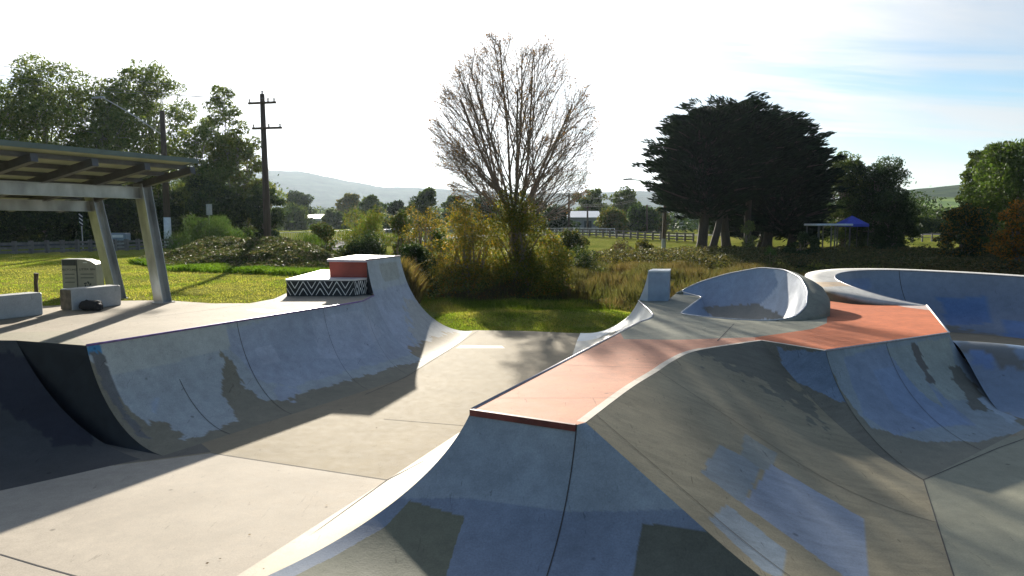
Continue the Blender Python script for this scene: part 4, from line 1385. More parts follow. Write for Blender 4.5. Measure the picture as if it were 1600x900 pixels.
# ---------------------------------------------------------------- right-hand trees
rg = 'trees on the right'
tree('broadleaf_tree', 'dark rounded tree with high crown right of the cypress clump', 1366, 74, 241, 140, DARK, 131, clumps=34, per=22000, leaf=0.13, group=rg, low=0.12, trunk_r=0.28)
tree('broadleaf_tree', 'grey green gum between the cypress clump and the dark rounded tree', 1315, 76, 238, 90, GUM, 132, clumps=20, per=8000, leaf=0.15, group=rg, low=0.2, trunk_r=0.3)
tree('broadleaf_tree', 'low dark spreading tree over the grass beside the blue marquee', 1393, 60, 295, 72, DARK, 133, clumps=18, per=9000, leaf=0.12, group=rg, low=0.2, trunk_r=0.2)
tree('broadleaf_tree', 'tall leafy tree at the right edge of the view', 1580, 52, 215, 170, GREENB + GUM[:2], 134, clumps=30, per=17000, leaf=0.13, group=rg, low=0.1, trunk_r=0.3)
tree('broadleaf_tree', 'leafy grey green tree with notched top, left of the tallest right tree', 1530, 60, 226, 84, GUM + DARK[:1], 135, clumps=22, per=9000, leaf=0.13, group=rg, low=0.25, trunk_r=0.25)
tree('broadleaf_tree', 'dark low tree with some yellow leaves right of the field gap', 1505, 48, 312, 90, DARK + [(0.25, 0.14, 0.02)], 136, clumps=16, per=8000, leaf=0.10, group=rg, low=0.12, trunk_r=0.14)
tree('autumn_tree', 'bush-like tree with orange leaves at the right edge', 1584, 42, 310, 90, [(0.42, 0.17, 0.02), (0.30, 0.12, 0.02), (0.06, 0.08, 0.02), (0.05, 0.06, 0.02)], 137, clumps=18, per=9000, leaf=0.08, group=rg, low=0.05, trunk_r=0.12)
tree('broadleaf_tree', 'small shaded tree at the edge of the reeds right of the cypresses', 1250, 52, 360, 60, DARK, 138, clumps=10, per=4000, leaf=0.09, group=rg, low=0.05, trunk_r=0.1)
shrub('bottlebrush_bush', 'round pale green bush in front of the cypress trunks', 1166, 58, 347, 42, [(0.10, 0.13, 0.04), (0.14, 0.16, 0.06)], 139, per=3500, leaf=0.09)

# middle distance
mg_ = 'trees in the middle distance'
MID = [(470, 190, 297, 50, DARK + GUM[:1], 'domed dark tree beyond the lawn, left of the white-roofed shed'), (455, 150, 318, 70, GUM, 'grey green tree in front of the domed dark tree'),
       (520, 170, 326, 50, GUM, 'low tree just right of the domed dark tree'), (578, 150, 306, 46, GUM, 'feathery tree behind the wattle bush'),
       (548, 190, 302, 44, OLIVE, 'half bare tree with a rounded outline beyond the lawn'), (618, 120, 312, 44, DARK, 'dark tree above the yellow sapling'),
       (665, 110, 289, 52, DARK + GUM[:2], 'tall dark layered tree left of the golden bushes'), (712, 130, 302, 46, GUM, 'hazy tree behind the left golden bush'),
       (760, 130, 306, 56, DARK, 'dark tree behind the bare tree trunk'), (870, 120, 322, 60, DARK, 'dark tree right of the bare tree trunk'),
       (925, 150, 290, 62, GUM, 'domed gum tree under the sagging wires'), (975, 145, 292, 58, GUM, 'domed gum tree left of the street lamp head'),
       (955, 110, 322, 62, OLIVE + GREENB[:1], 'yellow green tree behind the bridge railing'), (1000, 118, 318, 60, GREENB[:1] + DARK, 'mid green tree behind the bridge railing'),
       (1030, 130, 325, 40, OLIVE, 'small pale tree behind the street lamp post'), (640, 160, 314, 46, GUM, 'far rounded tree above the long mesh fence'),
       (1455, 150, 325, 60, GUM, 'pale tree in the field gap on the right'), (1440, 105, 338, 60, DARK + GUM, 'low round tree left of the field gap'),
       (1480, 120, 333, 50, GUM, 'small tree beyond the field gap near the dark low tree'), (835, 135, 310, 60, GUM, 'grey green tree seen through the golden bushes')]
for i, (px, d, tp, w, cl, lb_) in enumerate(MID):
    tree('distant_tree', lb_, px, d, tp, w, cl, 200 + i, clumps=16, per=3800, leaf=0.0022 * d, low=0.06, trunk_r=0.25, group=mg_, clump_r=0.19)
# far wood edges on the plain
def far_wood(name, pts, d, hgt, seed, cols, n=22000):
    r = np.random.default_rng(seed)
    k = 260
    px = r.uniform(pts[0], pts[1], k); dd = d * (1 + 0.25 * r.random(k))
    x = (px - 800) / FPX * dd; h = hgt * (0.6 + 0.7 * vnoise(np.column_stack([x, dd]), 0.05, seed, 2))
    C = np.stack([x, dd, 1.5 + h * 0.5], 1); R = np.stack([h * 0.7, h * 0.7, h * 0.6], 1)
    c, u, v, tone = leaf_cloud(r, C, R, n // k, d * 0.0028, cols)
    o = quads_obj(name, c, u, v, tone, M_leaf, None)
    return tag(o, kind='stuff')
far_wood('woodland', (380, 1100), 330, 7.5, 5, GUM + DARK)
far_wood('woodland', (1380, 1650), 330, 7, 6, GUM + DARK, 9000)
far_wood('woodland', (-250, 420), 110, 9, 8, DARK, 14000)
far_wood('woodland', (1040, 1450), 120, 6, 9, DARK, 12000)

# nearer shrubs
shrub('broom_shrub', 'soft green broom shrub behind the bramble, left of the utility pole', 330, 44, 333, 118, [(0.045, 0.085, 0.028), (0.06, 0.105, 0.035), (0.08, 0.12, 0.04)], 301, per=20000, leaf=0.10, up=0.9, aspect=0.14, clumps=20)
shrub('wattle_bush', 'bright yellow green wattle bush above the raised ramp end', 575, 36, 322, 100, [(0.12, 0.17, 0.03), (0.16, 0.19, 0.03), (0.09, 0.14, 0.03), (0.2, 0.17, 0.04)], 302, per=17000, leaf=0.08, up=0.5, aspect=0.25, clumps=18)
shrub('ivy_mound', 'dark ivy covered mound directly behind the raised ramp end', 578, 31, 371, 96, DARK, 303, per=13000, leaf=0.06, clumps=18)
shrub('ivy_mound', 'dark rounded bush between the raised ramp end and the golden bushes', 646, 31, 368, 66, DARK, 304, per=9000, leaf=0.055, clumps=14)
shrub('bamboo_clump', 'small upright grassy clump beside the rail fence behind the bramble', 482, 38, 362, 60, GREENB, 305, per=3500, leaf=0.09, up=1.4, aspect=0.12, clumps=10)
shrub('low_bush', 'low dark bush in the mown grass right of the golden bushes', 905, 44, 385, 80, DARK + GOLD[3:4], 306, per=6000, leaf=0.06, clumps=14)
shrub('low_bush', 'low reddish bush on the bank below the bridge railing', 970, 62, 372, 50, [(0.08, 0.05, 0.03), (0.05, 0.05, 0.03)], 307, per=2500, leaf=0.08, clumps=9)
shrub('fern_clump', 'spiky fern clump at the foot of the cypress trunks', 1204, 50, 384, 22, GREENB, 308, per=900, leaf=0.12, up=0.9, aspect=0.12, clumps=6)

for px_, d_, tp_, w_, cl_, sd_, lb_ in ((500, 44, 344, 60, OLIVE + GREENB, 311, 'olive bush between the rail fence and the wattle bush'),
        (628, 42, 326, 60, GREENB + OLIVE, 312, 'yellow green bush left of the thin yellow sapling'), (690, 40, 350, 60, GREENB, 313, 'mid green low bush behind the left golden bush'),
        (892, 56, 352, 60, DARK + OLIVE, 314, 'dark olive bush on the lawn edge just right of the golden bushes'), (1005, 58, 372, 44, OLIVE, 315, 'small olive bush on the bright lawn left of the street lamp'),
        (545, 30.5, 378, 60, DARK + OLIVE[:1], 316, 'dark leafy bush between the bramble and the raised ramp end')):
    shrub('green_bush', lb_, px_, d_, tp_, w_, cl_, sd_, per=9000, leaf=0.0016 * d_ + .012, clumps=15, group='green bushes behind the ramps')

# bramble thicket with glinting leaves (one mass nobody could count)
def thicket(name, poly, hfun, n, cols, seed, leaf, mat=None, flat=0.5, tones=None):
    r = np.random.default_rng(seed)
    poly = [tuple(p) for p in poly]
    lo = np.min(poly, 0); hi = np.max(poly, 0)
    q = r.uniform(lo, hi, (n * 3, 2)); q = q[inpoly(q, poly)][:n]; n = len(q)
    h = hfun(q, sdist(q, poly))
    lump = 0.62 + 0.55 * vnoise(q, 0.9, seed, 3)
    zt = h * lump
    z = terrain(q[:, 0], q[:, 1]) + zt * (1 - 0.55 * r.random(n) ** 2.2)
    c = np.column_stack([q, z])
    u = rand_dirs(n, r); u[:, 2] *= flat; u /= np.linalg.norm(u, axis=1)[:, None]
    v = np.cross(u, rand_dirs(n, r)); v /= np.linalg.norm(v, axis=1)[:, None]
    s = leaf * (0.6 + .8 * r.random(n))[:, None]
    cols = np.array(cols); tone = cols[r.integers(0, len(cols), n)] * (0.7 + .6 * r.random(n))[:, None]
    o = quads_obj(name, c, u * s, v * s * 0.6, tone, mat or M_leaf, None)
    return tag(o, kind='stuff')


M_gloss = leaf_mat('bramble_leaf', 0.32, 0.6, 0.16)
bp1 = [at(205, 33, 1.5)[:2], at(265, 29, 1.5)[:2], at(340, 28, 1.5)[:2], at(470, 27, 1.5)[:2], at(540, 27.5, 1.5)[:2], at(600, 29, 1.5)[:2], at(560, 38, 1.5)[:2], at(430, 41, 1.5)[:2], at(300, 40, 1.5)[:2], at(230, 39, 1.5)[:2]]
thicket('bramble', bp1, lambda q, s: (0.35 + 1.15 * vnoise(q, 0.22, 77, 2)) * 1.25 * sstep(0, 4.5, s) + 0.15, 70000, [(0.08, 0.085, 0.035), (0.055, 0.08, 0.025), (0.14, 0.12, 0.085), (0.045, 0.065, 0.02)], 401, 0.06, M_gloss)
bp2 = [at(x, d, 0)[:2] for x, d in ((640, 29.5), (760, 31), (830, 31.5), (900, 33), (900, 39), (780, 40), (640, 38))]
thicket('undergrowth', bp2, lambda q, s: 0.9 * sstep(0, 1.5, s) + 0.2, 26000, GOLD[2:] + [(0.08, 0.13, 0.03)], 402, 0.05)
bp3 = [at(x, d, 0)[:2] for x, d in ((850, 52), (1100, 46), (1300, 46), (1620, 38), (1800, 38), (1800, 50), (1500, 58), (1250, 60), (1000, 58))]
thicket('undergrowth', bp3, lambda q, s: 1.1 * sstep(0, 2, s) + 0.2, 60000, [(0.05, 0.06, 0.025), (0.08, 0.08, 0.035), (0.12, 0.10, 0.05)], 403, 0.08)


# grass blades and reeds
def blades(name, q, h, w, cols, seed, lean=0.35, tipcol=None, z=None):
    r = np.random.default_rng(seed); n = len(q)
    g = terrain(q[:, 0], q[:, 1]) if z is None else z
    a = r.random(n) * 2 * math.pi
    side = np.stack([np.cos(a), np.sin(a), np.zeros(n)], 1) * w * (0.7 + 0.6 * r.random((n, 1)))
    ln = r.normal(size=(n, 2)) * lean * h[:, None]
    b = np.column_stack([q, g - 0.02]); mid = b + np.column_stack([ln * 0.35, h * 0.6]); tip = b + np.column_stack([ln, h])
    V = np.stack([b - side, b + side, mid + side * .8, tip, mid - side * .8], 1).reshape(-1, 3)
    F = np.arange(n * 5, dtype=np.int32).reshape(n, 5)
    cols = np.array(cols); sel_ = (vnoise(q, 0.7, seed + 50, 4) * 2.4 - 0.7 + r.normal(size=n) * 0.22) * len(cols)
    t = cols[np.clip(sel_.astype(int), 0, len(cols) - 1)] * (0.6 + .7 * r.random((n, 1)))
    C = np.repeat(t[:, None, :], 5, 1)
    if tipcol is not None: C[:, 2:] = C[:, 2:] * 0.4 + np.array(tipcol) * 0.6
    o = mesh_obj(name, V, F, M_grass, colors=C.reshape(-1, 3))
    return tag(o, kind='stuff')


def scatter(poly, n, seed):
    r = np.random.default_rng(seed); poly = [tuple(p) for p in poly]
    lo = np.min(poly, 0); hi = np.max(poly, 0)
    q = r.uniform(lo, hi, (int(n * 4), 2)); q = q[inpoly(q, poly)][:n]
    return q


GC = [(0.11, 0.165, 0.024), (0.18, 0.24, 0.04), (0.24, 0.265, 0.055), (0.30, 0.28, 0.09)]
gp_ = [(-3.6, 20.6), (-1.55, 22.55), (2.15, 22.15), (4.2, 22.8), (6.5, 26), (3, 30), (-6, 31), (-7, 24)]
q = scatter(gp_, 46000, 1); q = q[sdist(q, [tuple(p) for p in floor_outer]) < 0.12 * vnoise(q, 3.0, 5, 2) - 0.05]
k = vnoise(q, 1.2, 4, 2)
blades('grass', q, 0.05 + 0.09 * k ** 2 + 0.18 * sstep(27.0, 29, q[:, 1]), 0.008, GC, 2)
gl = [tuple(P(0, 480, HL)[:2]), tuple(P(80, 479, HL)[:2]), tuple(P(190, 471, HL)[:2]), tuple(P(255, 470, HL)[:2]), tuple(P(330, 475, HL)[:2]), tuple(P(390, 475, HL)[:2]), tuple(P(440, 463, HL)[:2]),
      tuple(P(520, 425, HL)[:2]), (-10, 33), (-19, 40), (-31, 42), (-30, 20)]
q = scatter(gl, 70000, 3)
q = q[sdist(q, deck_outer) < 0.07 * vnoise(q, 3.0, 5, 2) - 0.03]
blades('grass', q, 0.035 + 0.05 * vnoise(q, 1.0, 6, 2), 0.010, GC[1:] + [(0.27, 0.26, 0.09)], 5)
# longer grass along the bramble and the creek edge
gl2 = [at(200, 33, 1.5)[:2], at(270, 27.5, 1.5)[:2], at(470, 25.8, 1.5)[:2], at(520, 26.5, 1.5)[:2], at(500, 30, 1.5)[:2], at(340, 31, 1.5)[:2], at(230, 35, 1.5)[:2]]
q = scatter(gl2, 12000, 7); blades('grass', q, 0.14 + 0.22 * vnoise(q, 1.0, 8, 2), 0.012, [(0.08, 0.15, 0.02), (0.12, 0.2, 0.03)], 9, 0.5)
rd = [at(640, 29, 0)[:2], at(760, 30.0, 0)[:2], at(880, 29.5, 0)[:2], at(960, 27.5, 0)[:2], at(1010, 26.5, 0)[:2], (9, 25.5), (12, 27), (18, 26), (24, 23), (40, 26), (40, 40), (16, 50), (6, 52), at(850, 48, 0)[:2], at(700, 33, 0)[:2]]
q = scatter(rd, 120000, 11); k = vnoise(q, 0.35, 12, 3); edge = sdist(q, [tuple(p) for p in rd])
blades('reeds', q, (0.15 + 0.85 * sstep(0.25, 0.75, vnoise(q, 0.6, 44, 2))) * (0.35 + 0.65 * sstep(0, 2.5, edge)), 0.009,
       [(0.045, 0.07, 0.02), (0.065, 0.085, 0.025), (0.08, 0.075, 0.035), (0.13, 0.085, 0.045)], 13, 0.2, (0.10, 0.085, 0.055))
q = scatter([at(905, 46, 0)[:2], at(1000, 50, 0)[:2], at(1110, 50, 0)[:2], at(1110, 60, 0)[:2], at(880, 60, 0)[:2]], 9000, 15)
blades('reeds', q, 0.3 + 0.5 * vnoise(q, .5, 2, 2), 0.02, [(0.14, 0.15, 0.03), (0.2, 0.15, 0.05)], 16)
q = scatter([at(622, 25.5, 0)[:2], at(655, 25.5, 0)[:2], at(655, 28.5, 0)[:2], at(622, 28.5, 0)[:2]], 1500, 17)
blades('reeds', q, 0.7 + 0.6 * vnoise(q, .8, 2, 2), 0.012, [(0.13, 0.11, 0.05), (0.18, 0.13, 0.06)], 18)

r = np.random.default_rng(91)
lt = np.column_stack([r.uniform(-4.5, 3.0, 90), r.uniform(6, 22.3, 90)]); lt = lt[(sdist(lt, [tuple(p) for p in pp([(290, 740), (570, 640), (740, 535), (900, 530), (880, 560), (740, 660), (600, 760), (400, 900), (0, 900)], 0)]) > 0)]
ltz = np.full(len(lt), 0.012)
ly = np.column_stack([r.uniform(-10, -4.5, 120), r.uniform(13, 19, 120)]); ly = ly[sdist(ly, deck_outer) > .3]
lt = np.vstack([lt, ly]); ltz = np.concatenate([ltz, np.full(len(ly), HL + .012)])
u = rand_dirs(len(lt), r); u[:, 2] *= .15; v = np.cross([0, 0, 1.0], u); v[:, 2] += .2 * r.normal(size=len(v))
sz_ = (0.009 + .012 * r.random(len(lt)))[:, None]
tag(quads_obj('leaf_litter', np.column_stack([lt, ltz]), u * sz_, v * sz_ * .7, np.array([(.12, .07, .03), (.08, .06, .04), (.2, .13, .05)])[r.integers(0, 3, len(lt))], M_leafdry, None), kind='stuff')

# ---------------------------------------------------------------- picnic shelter
shel = thing('picnic_shelter', 'open shelter with sloping translucent roof on leaning steel posts, left edge', 'shelter', (-9, 16, HL))
dA = np.array([-0.41, -0.912, 0]); dB = np.array([-0.912, 0.41, 0])
cor = at(305, 16.35, 4.9); cor = np.array([cor[0], cor[1], 4.86])
SL = -0.175


def roofp(t, s, dz=0.0):       # t across the roof, s along the edge towards the camera
    return cor + dB * t + dA * s + np.array([0, 0, SL * t + dz])


m = MB(); 
M_sheet = leaf_mat('translucent_sheet', 0.4, 0.5, 0.3, (1, 1, .95))
LR, WR = 9.5, 4.9
nv = 150
rows = []
for i in range(nv + 1):
    s = LR * i / nv; c_ = 0.012 * math.cos(i * math.pi * 0.9)
    rows.append([roofp(0, s, c_), roofp(WR, s, c_)])
R_ = np.array(rows)
th_ = R_ + np.array([0, 0, -0.02])
V = np.concatenate([R_.reshape(-1, 3), th_.reshape(-1, 3)])
F = np.concatenate([grid_faces(nv + 1, 2), grid_faces(nv + 1, 2)[:, ::-1] + (nv + 1) * 2])
mesh_obj('roof_sheet', V, F, M_sheet, shel, colors=np.tile((0.36, 0.37, 0.27), (len(V), 1)))
m = MB()
m.beam(roofp(-0.03, -0.04, 0.0), roofp(-0.03, LR, 0.0), 0.05, 0.10)
m.beam(roofp(0, -0.03, 0.0), roofp(WR, -0.03, 0.0), 0.05, 0.06)
m.build('fascia', M_greenpaint, shel)
for i in range(7):
    m = MB(); t_ = 0.35 + i * 0.74
    m.beam(roofp(t_, 0.02, -0.075), roofp(t_, LR, -0.075), 0.20, 0.09)
    m.build('purlin', M_darksteel, shel)
for i in range(8):
    m = MB(); s_ = 0.06 + i * 1.18
    m.beam(roofp(0.02, s_, -0.20), roofp(WR - 0.05, s_, -0.22), 0.13, 0.15)
    m.build('rafter', M_darksteel, shel)
pil = [(P(255, 473, HL), 220, 17.0), (np.array([-10.1, 17.95, HL]), 146, 17.85)]
tops = [at(222, 17.0, 4.3), at(146, 17.75, 4.0)]
for (b, _, _), tp in zip(pil, tops):
    m = MB()
    zc = 4.38 if tp is tops[0] else 4.08
    tp = np.array([tp[0], tp[1], zc])
    ax = (tp - b); ax /= np.linalg.norm(ax)
    sd = np.array([0.912, -0.41, 0]); fr = np.array([0.41, 0.912, 0])
    m.obox((b + tp) / 2 + fr * 0.12, (tp - b) / 2, sd * 0.155, fr * 0.008)
    m.obox((b + tp) / 2 - fr * 0.12, (tp - b) / 2, sd * 0.155, fr * 0.008)
    m.obox((b + tp) / 2, (tp - b) / 2, sd * 0.009, fr * 0.112)
    m.build('post', M_galv, shel)
    m = MB(); m.box(b + np.array([0, 0, 0.012]), (0.36, 0.40, 0.024), (0.912, -0.41)); m.build('base_plate', M_galv, shel)
for tp, zc, hh in ((tops[0], 4.16, 0.26), (tops[1], 3.86, 0.24)):
    m = MB(); p = np.array([tp[0], tp[1], zc]); q_ = p + dA * 8
    p = p - dA * 0.15
    for dz_ in (-hh / 2, hh / 2): m.beam(p + np.array([0, 0, dz_]), q_ + np.array([0, 0, dz_]), 0.15, 0.016)
    m.beam(p, q_, 0.012, hh - 0.018)
    m.build('beam', M_galv, shel)

# ---------------------------------------------------------------- benches, bag, bin, stump
def bench(label, p, q, w=0.40, h=0.48):
    p = np.array(p); q = np.array(q); t = thing('concrete_bench', label, 'bench', (*((p + q) / 2)[:2], HL), 'concrete block benches under the shelter')
    ax = (q - p) / np.linalg.norm(q - p); n_ = np.array([-ax[1], ax[0]])
    m = MB(); c = (p + q) / 2 + n_ * w / 2
    m.box((c[0], c[1], HL + h / 2), (np.linalg.norm(q - p), w, h), ax, 0.018)
    m.build('block', M_bench, t); return t


b1a, b1b = P(113, 486, HL)[:2], P(190, 477, HL)[:2]
bn = bench('pale block bench with a black bag at its foot, between the shelter posts', b1a, b1b)
m = MB(); ax = (b1b - b1a) / np.linalg.norm(b1b - b1a); n_ = np.array([-ax[1], ax[0]])
c_ = b1a + n_ * 0.2 - ax * 0.004; m.box((c_[0], c_[1], HL + .24), (0.008, 0.37, 0.45), ax)
m.build('dark_end', simple('dark_face', (0.10, 0.09, 0.07), 0.8, 0, 0.4, 9), bn)  # thin plate, makes this end of the bench darker
b2a = P(68, 492, HL)[:2]
bench('pale block bench cut by the left edge of the view', b2a - ax * 1.35, b2a)


def blob(c, r3, seed, n=20, amp=0.18):
    v, f = [], []
    for i in range(n + 1):
        for j in range(n * 2):
            th, ph = math.pi * i / n, math.pi * j / n
            v.append((math.sin(th) * math.cos(ph), math.sin(th) * math.sin(ph), math.cos(th)))
    v = np.array(v); k = 1 + (vnoise(v, 2.2, seed, 3) - .5) * 2 * amp
    sq = np.sign(v) * np.abs(v) ** 0.75
    V = np.array(c) + sq * k[:, None] * np.array(r3)
    for i in range(n):
        for j in range(n * 2):
            a = i * n * 2 + j; b = i * n * 2 + (j + 1) % (n * 2); f.append((a, a + n * 2, b + n * 2, b))
    return V, f


bagp = P(143, 485, HL)
bag = thing('backpack', 'black backpack lying against the concrete bench', 'bag', (bagp[0], bagp[1], HL))
V, f = blob((bagp[0], bagp[1], HL + .115), (0.25, 0.15, 0.115), 3); V[:, 2] = np.maximum(V[:, 2], HL + .003)
M_bag = simple('bag_fabric', (0.02, 0.02, 0.022), 0.75, 0, 0.3, 20, 0.3)
mesh_obj('body', V, f, M_bag, bag, smooth=True)
V, f = blob((bagp[0] + .20, bagp[1] - .07, HL + .09), (0.08, 0.09, 0.085), 5); mesh_obj('pocket', V, f, M_bag, bag, smooth=True)
m = MB(); m.tube([bagp + np.array([-.15, -.08, .17]), bagp + np.array([-.03, -.12, .25]), bagp + np.array([.1, -.08, .19])], 0.012, 6); m.build('strap', M_bag, bag)


def text_mesh(name, body, size, mat, parent, org, xdir, ydir):
    cu = bpy.data.curves.new(name, 'FONT'); cu.body = body; cu.size = size; cu.align_x = 'CENTER'; cu.extrude = 0.002
    o = bpy.data.objects.new(name, cu); COL.objects.link(o)
    bpy.context.view_layer.update()
    me = bpy.data.meshes.new_from_object(o.evaluated_get(bpy.context.evaluated_depsgraph_get()))
    bpy.data.objects.remove(o)
    co = np.array([v.co[:] for v in me.vertices]); fs = [tuple(p.vertices) for p in me.polygons]
    bpy.data.meshes.remove(me)
    zdir = np.cross(xdir, ydir)
    V = np.array(org) + co[:, :1] * np.array(xdir) + co[:, 1:2] * np.array(ydir) + co[:, 2:] * zdir
    return mesh_obj(name, V, fs, mat, parent)


bx = at(126, 18.6, HL); 
binp = np.array([bx[0], bx[1], tz(bx[0], bx[1])])
lbin = thing('litter_bin', 'beige twin bin enclosure with recycling and litter panels on the grass', 'bin', binp)
M_bin = simple('bin_panel', (0.30, 0.29, 0.25), 0.5, 0, 0.1, 6)
M_bindark = simple('bin_dark', (0.05, 0.055, 0.06), 0.6)
ang = math.radians(8); xd = np.array([math.cos(ang), math.sin(ang), 0]); yd = np.array([-xd[1], xd[0], 0]); zd = np.array([0, 0, 1.0])
def bl(x, y, z): return binp + xd * x + yd * y + zd * z
for k, (x0, x1) in enumerate(((-0.42, -0.06), (-0.045, 0.42))):
    m = MB()
    side_ = [(0, 0.0), (0, 0.84 if k == 0 else 0.80), (0.12, 0.98 if k == 1 else 1.0), (0.45, 1.0), (0.45, 0)]
    if k == 1: 
        pr = [(x0, 0.0), (x0, 1.0), (x0 + .2, .985), (x0 + .36, .93), (x1, 0.86), (x1, 0.0)]
        vs = [bl(x, 0, z) for x, z in pr] + [bl(x, .45, z) for x, z in pr]; n_p = len(pr)
        m.add(vs, [tuple(range(n_p)), tuple(range(2 * n_p - 1, n_p - 1, -1))] + [(i, n_p + i, n_p + (i + 1) % n_p, (i + 1) % n_p) for i in range(n_p)])
    else:
        m.obox(bl((x0 + x1) / 2, 0.225, 0.5), xd * (x1 - x0) / 2, yd * .225, zd * .5)
    m.build('cabinet', M_bin, lbin)
    m = MB()
    if k == 0: m.obox(bl((x0 + x1) / 2, -0.004, 0.905), xd * (x1 - x0) * .46, yd * .006, zd * .075)
    else: m.obox(bl(x0 + .2, -0.004, 0.905), xd * .05, yd * .004, zd * .012)
    m.build('opening', M_bindark if k == 0 else M_white, lbin)
m = MB(); m.obox(bl(-0.0525, .2, 0.5), xd * .0075, yd * .22, zd * .49); m.build('gap', M_bindark, lbin)
text_mesh('lettering', 'RECYCLING', 0.068, M_bindark, lbin, bl(-0.24, -0.004, 0.70), xd, zd)
text_mesh('lettering', 'LITTER', 0.078, M_bindark, lbin, bl(0.12, -0.004, 0.70), xd, zd)
text_mesh('lettering', 'BIN', 0.078, M_bindark, lbin, bl(0.335, -0.004, 0.70), xd, zd)
for x, w_, zs in ((-0.24, .12, (.60, .50, .39)), (0.19, .16, (.60, .50))):
    for z_ in zs:
        m = MB(); m.obox(bl(x, -0.003, z_), xd * w_, yd * .003, zd * .009); m.build('text_line', M_bindark, lbin)
m = MB()
for i in range(5):
    a = math.pi * 2 * i / 5
    m.obox(bl(0.19 + .065 * math.cos(a), -0.003, .32 + .055 * math.sin(a)), (xd * math.cos(a + .9) + zd * math.sin(a + .9)) * .034, yd * .003, (-xd * math.sin(a + .9) + zd * math.cos(a + .9)) * .018)
m.build('recycling_emblem', M_bindark, lbin)

sp0 = at(57, 19.5, HL); sz = tz(sp0[0], sp0[1])
pst = thing('marker_post', 'short dark wooden stake leaning in the grass behind the left bench', 'post', (sp0[0], sp0[1], sz))
m = MB(); m.tube([np.array([sp0[0], sp0[1], sz - .1]), np.array([sp0[0], sp0[1], sz + .3]), np.array([sp0[0] + .03, sp0[1], sz + .56])], [.055, .05, .06], 8); m.build('stake', M_polewood, pst)

# ---------------------------------------------------------------- poles, wires, lamps
def insul(m, p): m.tube([p, p + np.array([0, 0, .16])], [.035, .05], 8)


pb = at(419, 37.5, HL); zp = tz(pb[0], pb[1])
pole = thing('utility_pole', 'tall dark timber power pole with two crossarms beside the bramble', 'pole', (pb[0], pb[1], zp))
ptop = at(411.5, 37.5, 0); ztop = CZ + (345 - 152) / FPX * 37.5
PT = np.array([pb[0] - 0.03, pb[1], ztop])
m = MB(); m.tube([np.array([pb[0], pb[1], zp - .4]), np.array([pb[0], pb[1], zp + 3]), PT], [.20, .18, .12], 12); m.build('shaft', M_polewood, pole, smooth=True)
armd = np.array([0.97, -0.22, 0])
za_, zb_ = CZ + (345 - 166) / FPX * 37.5, CZ + (345 - 204) / FPX * 37.5
for zz, l, r_ in ((za_, 0.80, 0.80), (zb_, 0.62, 1.1)):
    m = MB(); m.beam(np.array([pb[0], pb[1] - .15, zz]) - armd * l, np.array([pb[0], pb[1] - .15, zz]) + armd * r_, 0.09, 0.11)
    arm = m.build('crossarm', M_polewood, pole)
    for x in (-l + .08, 0.35, r_ - .1):
        m = MB(); insul(m, np.array([pb[0], pb[1] - .15, zz + .05]) + armd * x); m.build('insulator', simple('porcelain', (.3, .27, .24), .3), arm)
m = MB(); insul(m, PT); m.build('insulator', M_darksteel, pole)

p2 = at(263, 58, 1.5); z2 = tz(p2[0], p2[1]); zt2 = CZ + (345 - 178) / FPX * 58
pole2 = thing('street_lamp', 'dark pole with pale base and long lit arm in front of the gum trees', 'lamp', (p2[0], p2[1], z2))
m = MB(); m.tube([np.array([p2[0], p2[1], z2 + 2.3]), np.array([p2[0], p2[1], zt2])], [.26, .2], 10); m.build('shaft', M_polewood, pole2, smooth=True)
m = MB(); m.tube([np.array([p2[0], p2[1], z2 - .3]), np.array([p2[0], p2[1], z2 + 2.3])], [.30, .27], 10); m.build('base_sleeve', M_white, pole2, smooth=True)
def bow(p, q, sag, n=14): return [p * (1 - i / n) + q * (i / n) + np.array([0, 0, -sag * 4 * (i / n) * (1 - i / n)]) for i in range(n + 1)]
lq = at(176, 55, 0); lamp_e = np.array([lq[0], 55, CZ + (345 - 158) / FPX * 55])
m = MB(); m.tube(bow(np.array([p2[0], p2[1], CZ + (345 - 215) / FPX * 58]), lamp_e, -0.12), .045, 6); m.build('arm', simple('bright_steel', (.6, .6, .6), .3, .6), pole2)
m = MB(); m.obox(lamp_e + np.array([-.4, 0, .03]), (.45, 0, .03), (0, .14, 0), (0, 0, .06), .02); m.build('lamp_head', M_galv, pole2)

M_wire = simple('wire', (0.22, 0.22, 0.23), .5, .3)
def wire(label, p, q, sag, r_=.010, n=18):
    o = MB().tube(bow(np.array(p), np.array(q), sag, n), r_, 4, False).build('power_line', M_wire, None, loc=p)
    tag(o, label, 'cable', 'overhead power lines'); return o


top1 = PT + np.array([0, 0, .16]); armL = np.array([pb[0], pb[1] - .15, za_ + .2]) - armd * .72; armR = np.array([pb[0], pb[1] - .15, za_ + .2]) + armd * .7
def up(px, py, d): q = at(px, d, 0); return np.array([(px - 800) / FPX * (d * cp_ - ((345 - py) / FPX * d) * sp_), d, CZ + (345 - py) / FPX * d])
wire('highest overhead wire from the left edge to the pole top', top1, up(-250, 75, 30), .25)
wire('second overhead wire from the left edge, just below the highest', armL, up(-250, 86, 30.2), .3)
wire('third overhead wire from the left edge, under the other two', armR, up(-250, 104, 30.6), .35)
far_p = at(889, 118, 1.5); zf = tz(far_p[0], far_p[1])
fp = thing('utility_pole', 'distant slim power pole behind the bridge railing, left of the domed gums', 'pole', (far_p[0], far_p[1], zf))
ft = up(889, 303, 118)
MB().tube([np.array([far_p[0], far_p[1], zf - .3]), ft], [.22, .15], 8).build('shaft', M_polewood, fp, smooth=True)
MB().beam(ft + np.array([-1.1, 0, -.3]), ft + np.array([1.1, 0, -.3]), .12, .12).build('crossarm', M_polewood, fp)
